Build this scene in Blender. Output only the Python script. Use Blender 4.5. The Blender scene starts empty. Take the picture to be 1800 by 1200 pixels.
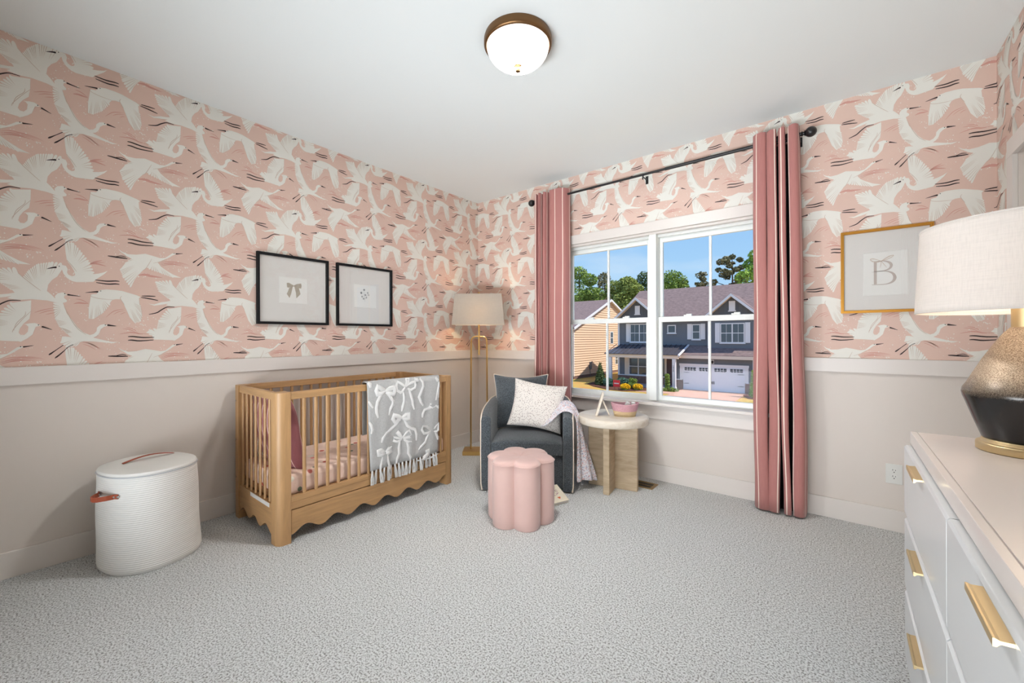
import bpy, bmesh, math, random
from math import sin, cos, pi, radians, sqrt, atan2, tan
from mathutils import Vector, Matrix
from mathutils.geometry import tessellate_polygon
random.seed(7)
S = bpy.context.scene
COL = S.collection

# ---------------------------------------------------------------- camera
F_PX, YAW, H_CAM, ROLL = 718.9, 0.678, 1.2006, 0.0033
cam = bpy.data.cameras.new('camera'); cam.sensor_fit = 'HORIZONTAL'; cam.sensor_width = 36.0
cam.lens = 36.0*F_PX/1800; cam.shift_y = -8.1/1800; cam.clip_start = 0.02; cam.clip_end = 500
camo = bpy.data.objects.new('camera', cam); COL.objects.link(camo)
camo.matrix_world = (Matrix.Translation((0, 0, H_CAM)) @ Matrix.Rotation(YAW, 4, 'Z')
                     @ Matrix.Rotation(pi/2, 4, 'X') @ Matrix.Rotation(-ROLL, 4, 'Z'))
S.camera = camo
# ---------------------------------------------------------------- view and light
S.view_settings.view_transform = 'Standard'; S.view_settings.look = 'None'
S.cycles.sample_clamp_indirect = 6.0; S.view_settings.exposure = 0.0; S.view_settings.gamma = 1.0; S.view_settings.use_curve_mapping = False
SKY_STRENGTH = 1.0; SUN_STRENGTH = 4.6; DOME_STRENGTH = 410.0; FILL_POWER = 46.0
w = bpy.data.worlds.new('sky'); S.world = w; w.use_nodes = True
nt = w.node_tree; nt.nodes.clear()
def N(t, kind, **k):
    n = t.nodes.new(kind)
    for a, b in k.items(): setattr(n, a, b)
    return n
bgn = N(nt, 'ShaderNodeBackground'); wo = N(nt, 'ShaderNodeOutputWorld'); nt.links.new(bgn.outputs[0], wo.inputs[0])
tc = N(nt, 'ShaderNodeTexCoord'); sp = N(nt, 'ShaderNodeSeparateXYZ'); nt.links.new(tc.outputs['Generated'], sp.inputs[0])
cr = N(nt, 'ShaderNodeValToRGB'); nt.links.new(sp.outputs['Z'], cr.inputs[0])
e = cr.color_ramp.elements
e[0].position = 0.0; e[0].color = (0.60, 0.80, 0.95, 1); e[1].position = 1.0; e[1].color = (0.10, 0.26, 0.72, 1)
for p_, c_ in ((0.12, (0.42, 0.69, 0.97, 1)), (0.32, (0.27, 0.53, 0.92, 1))):
    q = cr.color_ramp.elements.new(p_); q.color = c_
mp = N(nt, 'ShaderNodeMapping'); mp.inputs['Scale'].default_value = (3.0, 2.0, 9.0); mp.inputs['Rotation'].default_value = (0.3, 0.5, 0)
nt.links.new(tc.outputs['Generated'], mp.inputs[0])
no = N(nt, 'ShaderNodeTexNoise'); no.inputs['Scale'].default_value = 1.3; no.inputs['Detail'].default_value = 5
nt.links.new(mp.outputs[0], no.inputs[0])
mr = N(nt, 'ShaderNodeMapRange'); mr.inputs[1].default_value = 0.52; mr.inputs[2].default_value = 0.8; mr.inputs[4].default_value = 0.5
nt.links.new(no.outputs[0], mr.inputs[0])
mx = N(nt, 'ShaderNodeMix', data_type='RGBA'); nt.links.new(mr.outputs[0], mx.inputs[0]); nt.links.new(cr.outputs[0], mx.inputs[6])
mx.inputs[7].default_value = (0.85, 0.93, 1, 1); nt.links.new(mx.outputs[2], bgn.inputs[0]); bgn.inputs[1].default_value = SKY_STRENGTH

sun = bpy.data.lights.new('sun', 'SUN'); sun.energy = SUN_STRENGTH; sun.angle = 0.01; sun.color = (1, 0.95, 0.86)
suno = bpy.data.objects.new('sun', sun); COL.objects.link(suno)
suno.rotation_euler = Vector((5.5, 0.45, 7.7)).to_track_quat('Z', 'Y').to_euler()
def area(name, loc, aim, sx, sy, power, color):
    l = bpy.data.lights.new(name, 'AREA'); l.shape = 'RECTANGLE'; l.size = sx; l.size_y = sy; l.energy = power; l.color = color
    o = bpy.data.objects.new(name, l); COL.objects.link(o); o.location = loc
    o.rotation_euler = (Vector(loc)-Vector(aim)).to_track_quat('Z', 'Y').to_euler(); return o
fill_ = area('fill_light', (-1.1, -0.85, 0.35), (-1.2, 3.3, 2.45), 2.6, 0.55, FILL_POWER, (0.88, 0.94, 1.0)); fill_.data.spread = radians(100)  # added soft fill behind the camera, not a lamp of the room

# ---------------------------------------------------------------- materials
MATS = {}
def mat(name, col, rough=0.6, metal=0.0, bump=0.0, bscale=60, vary=0.0, vscale=8, grain=None, emit=None, estr=0, sheen=0, coat=0, spec=0.5, col2=None, transl=0, stretch=None, bdist=0.01):
    if name in MATS: return MATS[name]
    m = bpy.data.materials.new(name); m.use_nodes = True; t = m.node_tree; b = t.nodes['Principled BSDF']
    L = t.links.new
    b.inputs['Base Color'].default_value = (*col, 1); b.inputs['Roughness'].default_value = rough; b.inputs['Metallic'].default_value = metal
    b.inputs['Specular IOR Level'].default_value = spec
    if sheen: b.inputs['Sheen Weight'].default_value = sheen; b.inputs['Sheen Roughness'].default_value = 0.5
    if coat: b.inputs['Coat Weight'].default_value = coat; b.inputs['Coat Roughness'].default_value = 0.08
    if emit: b.inputs['Emission Color'].default_value = (*emit, 1); b.inputs['Emission Strength'].default_value = estr
    tcn = N(t, 'ShaderNodeTexCoord'); src = tcn.outputs['Object']
    if stretch or grain:
        mpn = N(t, 'ShaderNodeMapping'); mpn.inputs['Scale'].default_value = stretch or grain; L(src, mpn.inputs[0]); src = mpn.outputs[0]
    if vary:
        n1 = N(t, 'ShaderNodeTexNoise'); n1.inputs['Scale'].default_value = vscale; n1.inputs['Detail'].default_value = 6; n1.inputs['Roughness'].default_value = 0.6
        if grain: n1.inputs['Distortion'].default_value = 0.6
        L(src, n1.inputs[0])
        c2 = col2 or tuple(max(0, c*(1-vary)) for c in col)
        rm = N(t, 'ShaderNodeValToRGB'); rm.color_ramp.elements[0].position = 0.33; rm.color_ramp.elements[1].position = 0.67
        rm.color_ramp.elements[0].color = (*c2, 1); rm.color_ramp.elements[1].color = (*col, 1)
        L(n1.outputs[0], rm.inputs[0]); L(rm.outputs[0], b.inputs['Base Color'])
    if bump:
        n2 = N(t, 'ShaderNodeTexNoise'); n2.inputs['Scale'].default_value = bscale; n2.inputs['Detail'].default_value = 3
        L(src, n2.inputs[0]); bp = N(t, 'ShaderNodeBump'); bp.inputs['Strength'].default_value = bump; bp.inputs['Distance'].default_value = bdist
        L(n2.outputs[0], bp.inputs['Height']); L(bp.outputs[0], b.inputs['Normal'])
    MATS[name] = m; return m
def s(r, g, b):   # sRGB 0..255 -> linear
    f = lambda c: (c/255/12.92) if c/255 <= 0.04045 else ((c/255+0.055)/1.055)**2.4
    return (f(r), f(g), f(b))
def dots(name, base, cols, scale, size, rough=0.9, bump=0.2, thr=1.0):
    """cloth with small printed spots: voronoi cells, radius size, colour picked per cell"""
    m = bpy.data.materials.new(name); m.use_nodes = True; t = m.node_tree; b = t.nodes['Principled BSDF']; L = t.links.new
    b.inputs['Roughness'].default_value = rough; b.inputs['Specular IOR Level'].default_value = 0.2
    tcn = N(t, 'ShaderNodeTexCoord'); prev = None
    for i, (c, sc, sz, off) in enumerate(cols):
        mpn = N(t, 'ShaderNodeMapping'); mpn.inputs['Location'].default_value = (off, off*1.7, off*0.6); L(tcn.outputs['Object'], mpn.inputs[0])
        v = N(t, 'ShaderNodeTexVoronoi'); v.inputs['Scale'].default_value = sc; L(mpn.outputs[0], v.inputs['Vector'])
        lt = N(t, 'ShaderNodeMath', operation='LESS_THAN'); L(v.outputs['Distance'], lt.inputs[0]); lt.inputs[1].default_value = sz
        mxx = N(t, 'ShaderNodeMix', data_type='RGBA'); L(lt.outputs[0], mxx.inputs[0])
        if prev: L(prev, mxx.inputs[6])
        else: mxx.inputs[6].default_value = (*base, 1)
        mxx.inputs[7].default_value = (*c, 1); prev = mxx.outputs[2]
    L(prev, b.inputs['Base Color'])
    n2 = N(t, 'ShaderNodeTexNoise'); n2.inputs['Scale'].default_value = 30; L(tcn.outputs['Object'], n2.inputs[0])
    bp = N(t, 'ShaderNodeBump'); bp.inputs['Strength'].default_value = bump; bp.inputs['Distance'].default_value = 0.01; L(n2.outputs[0], bp.inputs['Height']); L(bp.outputs[0], b.inputs['Normal'])
    return m
def glassmat(name, tint=(1, 1, 1), refl=1.0):
    m = bpy.data.materials.new(name); m.use_nodes = True; t = m.node_tree; t.nodes.clear(); L = t.links.new
    o = N(t, 'ShaderNodeOutputMaterial'); a = N(t, 'ShaderNodeBsdfTransparent'); a.inputs[0].default_value = (*tint, 1)
    g = N(t, 'ShaderNodeBsdfGlossy'); g.inputs['Roughness'].default_value = 0.01
    fr = N(t, 'ShaderNodeLayerWeight'); fr.inputs[0].default_value = 0.5
    pw = N(t, 'ShaderNodeMath', operation='POWER'); pw.inputs[1].default_value = 5; L(fr.outputs['Facing'], pw.inputs[0])
    ml = N(t, 'ShaderNodeMath', operation='MULTIPLY_ADD'); ml.inputs[1].default_value = 0.92*refl; ml.inputs[2].default_value = 0.06*refl; L(pw.outputs[0], ml.inputs[0])
    mi = N(t, 'ShaderNodeMixShader'); L(ml.outputs[0], mi.inputs[0]); L(a.outputs[0], mi.inputs[1]); L(g.outputs[0], mi.inputs[2]); L(mi.outputs[0], o.inputs[0])
    return m
def shademat(name, col, transl=0.6):
    m = bpy.data.materials.new(name); m.use_nodes = True; t = m.node_tree; t.nodes.clear(); L = t.links.new
    o = N(t, 'ShaderNodeOutputMaterial'); d = N(t, 'ShaderNodeBsdfDiffuse'); tr = N(t, 'ShaderNodeBsdfTranslucent'); mi = N(t, 'ShaderNodeMixShader')
    tcn = N(t, 'ShaderNodeTexCoord'); mpn = N(t, 'ShaderNodeMapping'); mpn.inputs['Scale'].default_value = (120, 120, 9); L(tcn.outputs['Object'], mpn.inputs[0])
    n = N(t, 'ShaderNodeTexNoise'); n.inputs['Scale'].default_value = 3; L(mpn.outputs[0], n.inputs[0])
    mp2 = N(t, 'ShaderNodeMapping'); mp2.inputs['Scale'].default_value = (6, 6, 170); L(tcn.outputs['Object'], mp2.inputs[0])
    n3 = N(t, 'ShaderNodeTexNoise'); n3.inputs['Scale'].default_value = 3; L(mp2.outputs[0], n3.inputs[0])
    av = N(t, 'ShaderNodeMath', operation='MULTIPLY'); L(n.outputs[0], av.inputs[0]); L(n3.outputs[0], av.inputs[1])
    rm = N(t, 'ShaderNodeMapRange'); rm.inputs[1].default_value = 0.1; rm.inputs[2].default_value = 0.3; rm.inputs[3].default_value = 0.92; rm.inputs[4].default_value = 1.0; L(av.outputs[0], rm.inputs[0])
    vm = N(t, 'ShaderNodeVectorMath', operation='SCALE'); vm.inputs[0].default_value = col; L(rm.outputs[0], vm.inputs['Scale'])
    L(vm.outputs[0], d.inputs[0]); L(vm.outputs[0], tr.inputs[0]); mi.inputs[0].default_value = transl
    L(d.outputs[0], mi.inputs[1]); L(tr.outputs[0], mi.inputs[2]); L(mi.outputs[0], o.inputs[0])
    return m

WHITE = mat('white_paint', s(220, 211, 202), 0.55)
TRIMW = mat('white_trim_paint', s(225, 218, 211), 0.35)
CEILM = mat('ceiling_paint', s(238, 243, 242), 0.85)
VINYL = mat('white_vinyl', s(240, 242, 238), 0.3)
PINKP = mat('wallpaper_pink', s(224, 194, 179), 0.75, vary=0.06, vscale=2.5)
HERON = mat('wallpaper_white_print', s(232, 230, 221), 0.75)
FLINE = mat('wallpaper_feather_line', s(203, 184, 168), 0.75)
ROSE = mat('wallpaper_rose_print', s(208, 156, 143), 0.75)
INK = mat('wallpaper_black_print', s(48, 34, 34), 0.7)
WOOD = mat('light_oak', s(194, 152, 104), 0.45, vary=0.25, vscale=3.0, grain=(14, 1.2, 14), bump=0.05, bscale=20)
WOODV = mat('light_oak_upright', s(194, 152, 104), 0.45, vary=0.22, vscale=3.0, grain=(14, 14, 1.2), bump=0.05, bscale=20)
WOODX = mat('light_oak_side', s(194, 152, 104), 0.45, vary=0.22, vscale=3.0, grain=(1.2, 14, 14), bump=0.05, bscale=20)
RAWT = mat('bleached_wood_top', s(234, 225, 210), 0.5, vary=0.2, vscale=3, grain=(2.0, 12, 12), col2=s(218, 204, 182))
RAWP = mat('bleached_wood_panel', s(202, 182, 152), 0.55, vary=0.3, vscale=3.2, grain=(1.6, 1.6, 9), col2=s(172, 150, 120), bump=0.05)
GOLD = mat('brushed_gold', s(228, 190, 122), 0.28, metal=1.0)
BRASS = mat('satin_brass', s(222, 200, 156), 0.45, metal=1.0)
BRONZE = mat('dark_bronze', s(120, 90, 60), 0.38, metal=0.9)
BLACK = mat('black_metal', (0.012, 0.011, 0.012), 0.35)
BLKFR = mat('black_frame_paint', (0.008, 0.008, 0.009), 0.6, spec=0.2)
PAPER = mat('mat_board_white', s(222, 219, 214), 0.9)
PAPER2 = mat('print_paper', s(232, 231, 226), 0.9)
BOUCLE = mat('charcoal_boucle', s(96, 104, 110), 0.95, col2=s(38, 42, 46), vary=0.5, vscale=150, bump=0.9, bscale=170, sheen=0.35, bdist=0.006)
PIPING = mat('cream_piping', s(238, 222, 204), 0.8)
PINKV = mat('pink_velvet', s(216, 181, 172), 0.85, sheen=0.5, vary=0.06, vscale=5)
CARPET = None
LEATHER = mat('tan_leather', s(160, 74, 44), 0.5)
SILVER = mat('steel', (0.7, 0.7, 0.7), 0.25, metal=1)
DRESS = mat('white_lacquer', s(226, 228, 228), 0.28, coat=0.3)
DRESST = mat('pale_lacquer_top', s(232, 224, 218), 0.3, coat=0.3)
PANE = glassmat('window_glass', refl=0.12); PGLASS = glassmat('picture_glass', refl=1.3)

# ---------------------------------------------------------------- mesh builder
class MB:
    def __init__(s_): s_.v = []; s_.f = []; s_.mi = []; s_.cur = 0; s_.uv = {}; s_.T = None
    def V(s_, p):
        p = Vector(p)
        if s_.T: p = s_.T @ p
        s_.v.append(p); return len(s_.v)-1
    def Fc(s_, idx): s_.f.append(tuple(idx)); s_.mi.append(s_.cur)
    def mesh(s_, pts, faces):
        o = len(s_.v)
        for p in pts: s_.V(p)
        for f in faces: s_.Fc([o+i for i in f])
        return s_
    def box(s_, x0, x1, y0, y1, z0, z1):
        return s_.mesh([(x0,y0,z0),(x1,y0,z0),(x1,y1,z0),(x0,y1,z0),(x0,y0,z1),(x1,y0,z1),(x1,y1,z1),(x0,y1,z1)],
            [(0,3,2,1),(4,5,6,7),(0,1,5,4),(1,2,6,5),(2,3,7,6),(3,0,4,7)])
    def prism(s_, poly, fn, d0, d1):
        """poly 2d list; fn(u, v, d) -> 3d"""
        n = len(poly); o = len(s_.v)
        for d in (d0, d1):
            for (u, v) in poly: s_.V(fn(u, v, d))
        tri = tessellate_polygon([[Vector((u, v, 0)) for u, v in poly]])
        for t in tri: s_.Fc([o+t[0], o+t[2], o+t[1]]); s_.Fc([o+n+t[0], o+n+t[1], o+n+t[2]])
        for i in range(n):
            j = (i+1) % n; s_.Fc([o+i, o+j, o+n+j, o+n+i])
        return s_
    def flat(s_, poly, fn):
        o = len(s_.v)
        for (u, v) in poly: s_.V(fn(u, v))
        for t in tessellate_polygon([[Vector((u, v, 0)) for u, v in poly]]): s_.Fc([o+t[0], o+t[1], o+t[2]])
        return s_
    def grid(s_, rows, closeu=False, closev=False, flip=False):
        R = len(rows); C_ = len(rows[0]); o = len(s_.v)
        for r in rows:
            for p in r: s_.V(p)
        for i in range(R if closev else R-1):
            for j in range(C_ if closeu else C_-1):
                a = o+i*C_+j; b = o+i*C_+(j+1) % C_; c = o+((i+1) % R)*C_+(j+1) % C_; d = o+((i+1) % R)*C_+j
                s_.Fc((a, b, c, d) if not flip else (d, c, b, a))
        return s_
    def lathe(s_, prof, c, n=48, sx=1, sy=1, rot=0, cap=True):
        rows = [[(c[0]+r*(sx*cos(a)*cos(rot)-sy*sin(a)*sin(rot)), c[1]+r*(sx*cos(a)*sin(rot)+sy*sin(a)*cos(rot)), c[2]+z) for a in [2*pi*k/n for k in range(n)]] for r, z in prof]
        o = len(s_.v); s_.grid(rows, closeu=True)
        if cap:
            s_.Fc([o+n-1-k for k in range(n)]); m = o+(len(prof)-1)*n; s_.Fc([m+k for k in range(n)])
        return s_
    def tube(s_, pts, r, n=8, closed=False, cap=True, flat=None):
        pts = [Vector(p) for p in pts]; M_ = len(pts); rows = []; up = None
        for i, p in enumerate(pts):
            if closed: t = pts[(i+1) % M_]-pts[i-1]
            else: t = pts[min(i+1, M_-1)]-pts[max(i-1, 0)]
            t.normalize()
            if up is None:
                up = Vector((0, 0, 1)) if abs(t.z) < 0.9 else Vector((1, 0, 0))
            a = t.cross(up); a.normalize(); up = a.cross(t); up.normalize()
            rr = r[i] if isinstance(r, (list, tuple)) else r
            rows.append([p+(a*cos(2*pi*k/n)+up*sin(2*pi*k/n)*(flat or 1))*rr for k in range(n)])
        o = len(s_.v); s_.grid(rows, closeu=True, closev=closed)
        if cap and not closed:
            s_.Fc([o+n-1-k for k in range(n)]); m = o+(M_-1)*n; s_.Fc([m+k for k in range(n)])
        return s_
    def build(s_, name, mats, parent=None, smooth=True, angle=35, bevel=0, bseg=2, label=None, solid=0, subd=0, uvs=None, origin=None, fixn=True):
        me = bpy.data.meshes.new(name)
        off = Vector((0, 0, 0))
        if parent is not None:
            q = parent
            while q is not None: off += q.location; q = q.parent
        loc = Vector(origin)-off if origin is not None else Vector((0, 0, 0))
        sh = off+loc
        me.from_pydata([tuple(p-sh) for p in s_.v], [], s_.f)
        if not isinstance(mats, (list, tuple)): mats = [mats]
        for m in mats: me.materials.append(m)
        me.polygons.foreach_set('material_index', s_.mi)
        if fixn:
            bm = bmesh.new(); bm.from_mesh(me); bmesh.ops.recalc_face_normals(bm, faces=bm.faces); bm.to_mesh(me); bm.free()
        if smooth:
            me.polygons.foreach_set('use_smooth', [True]*len(me.polygons)); me.update()
            me.set_sharp_from_angle(angle=radians(angle))
        if uvs:
            ul = me.uv_layers.new(name='UVMap')
            for lp in me.loops: ul.data[lp.index].uv = uvs[lp.vertex_index]
        me.update()
        o = bpy.data.objects.new(name, me); COL.objects.link(o)
        if parent is not None: o.parent = parent
        o.location = loc
        if solid: md = o.modifiers.new('thickness', 'SOLIDIFY'); md.thickness = solid; md.offset = 0
        if bevel: md = o.modifiers.new('bevel', 'BEVEL'); md.width = bevel; md.segments = bseg; md.limit_method = 'ANGLE'; md.angle_limit = radians(40)
        if subd: md = o.modifiers.new('subd', 'SUBSURF'); md.levels = subd; md.render_levels = subd
        if label: o['label'] = label
        return o
def thing(name, label, cat, loc=(0, 0, 0), group=None):
    o = bpy.data.objects.new(name, None); COL.objects.link(o); o.location = loc; o.empty_display_size = 0.1
    return tag(o, label, cat, group)
def tag(o, label, cat, group=None, kind=None):
    if label: o['label'] = label
    if cat: o['category'] = cat
    if group: o['group'] = group
    if kind: o['kind'] = kind
    return o
def struct(o, kind='structure', label=None):
    o['kind'] = kind
    if label: o['label'] = label
    return o
def dup(o, parent=None, loc=None, label=None):
    c = o.copy(); COL.objects.link(c)
    if parent is not None: c.parent = parent
    if loc is not None: c.location = loc
    if label: c['label'] = label
    for ch in list(o.children): dup(ch, c)
    return c
B_ = lambda *a: MB().box(*a)
def quadmesh(name, mats, pts, parent=None): return MB().mesh(pts, [(0, 1, 2, 3)]).build(name, mats, parent, smooth=False, fixn=False)
# ---------------------------------------------------------------- room shell
XL, XR, YW, YB, HC = -3.2635, 0.6703, 3.433, -1.25, 2.74
RT, RB, BT = 1.0556, 0.9645, 0.132
WX0, WX1, WZ0, WZ1 = -2.14, -0.355, 0.60, 2.082   # main window opening
DY0, DY1, DZ = 2.27, 3.085, 2.085                  # closet door on the right wall
CARPET = bpy.data.materials.new('carpet_pile'); CARPET.use_nodes = True
t = CARPET.node_tree; b = t.nodes['Principled BSDF']; b.inputs['Roughness'].default_value = 1; b.inputs['Specular IOR Level'].default_value = 0.1
tcn = N(t, 'ShaderNodeTexCoord'); n1 = N(t, 'ShaderNodeTexNoise'); n1.inputs['Scale'].default_value = 140; n1.inputs['Detail'].default_value = 5; n1.inputs['Roughness'].default_value = 0.75
n2 = N(t, 'ShaderNodeTexNoise'); n2.inputs['Scale'].default_value = 2.2; n2.inputs['Detail'].default_value = 3
t.links.new(tcn.outputs['Object'], n1.inputs[0]); t.links.new(tcn.outputs['Object'], n2.inputs[0])
rm = N(t, 'ShaderNodeValToRGB'); rm.color_ramp.elements[0].position = 0.40; rm.color_ramp.elements[1].position = 0.52
rm.color_ramp.elements[0].color = (*s(140, 140, 136), 1); rm.color_ramp.elements[1].color = (*s(250, 252, 251), 1)
t.links.new(n1.outputs[0], rm.inputs[0])
m2 = N(t, 'ShaderNodeMix', data_type='RGBA', blend_type='MULTIPLY'); m2.inputs[0].default_value = 0.12
t.links.new(rm.outputs[0], m2.inputs[6]); r2 = N(t, 'ShaderNodeMapRange'); r2.inputs[1].default_value = 0.3; r2.inputs[2].default_value = 0.7; r2.inputs[3].default_value = 0.7
t.links.new(n2.outputs[0], r2.inputs[0]); t.links.new(r2.outputs[0], m2.inputs[7]); t.links.new(m2.outputs[2], b.inputs['Base Color'])
bp = N(t, 'ShaderNodeBump'); bp.inputs['Strength'].default_value = 0.8; bp.inputs['Distance'].default_value = 0.012
t.links.new(n1.outputs[0], bp.inputs['Height']); t.links.new(bp.outputs[0], b.inputs['Normal'])

struct(B_(XL-0.15, XR+0.15, YB-0.15, YW+0.15, -0.12, 0.0).build('floor', CARPET, smooth=False), label='short-pile pale greige wall-to-wall carpet')
struct(B_(XL-0.15, XR+0.15, YB-0.15, YW+0.15, HC, HC+0.15).build('ceiling', CEILM, smooth=False), label='smooth white painted ceiling')
wl = struct(B_(XL-0.15, XL, YB-0.15, YW+0.15, 0, HC).build('wall_left', WHITE, smooth=False), label='left wall, pink bird wallpaper over white painted lower part')
mb = MB()
for a in ((XL, WX0, 0, HC), (WX1, XR, 0, HC), (WX0, WX1, 0, WZ0), (WX0, WX1, WZ1, HC)): mb.box(a[0], a[1], YW, YW+0.15, a[2], a[3])
wf = struct(mb.build('wall_front', WHITE, smooth=False), label='window wall, pink bird wallpaper over white painted lower part')
mb = MB()
for a in ((YB-0.15, DY0, 0, HC), (DY1, YW, 0, HC), (DY0, DY1, DZ, HC)): mb.box(XR, XR+0.15, a[0], a[1], a[2], a[3])
wr = struct(mb.build('wall_right', WHITE, smooth=False), label='right wall, pink bird wallpaper over white painted lower part')
struct(B_(XL, XR, YB-0.15, YB, 0, HC).build('wall_back', WHITE, smooth=False))

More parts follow.
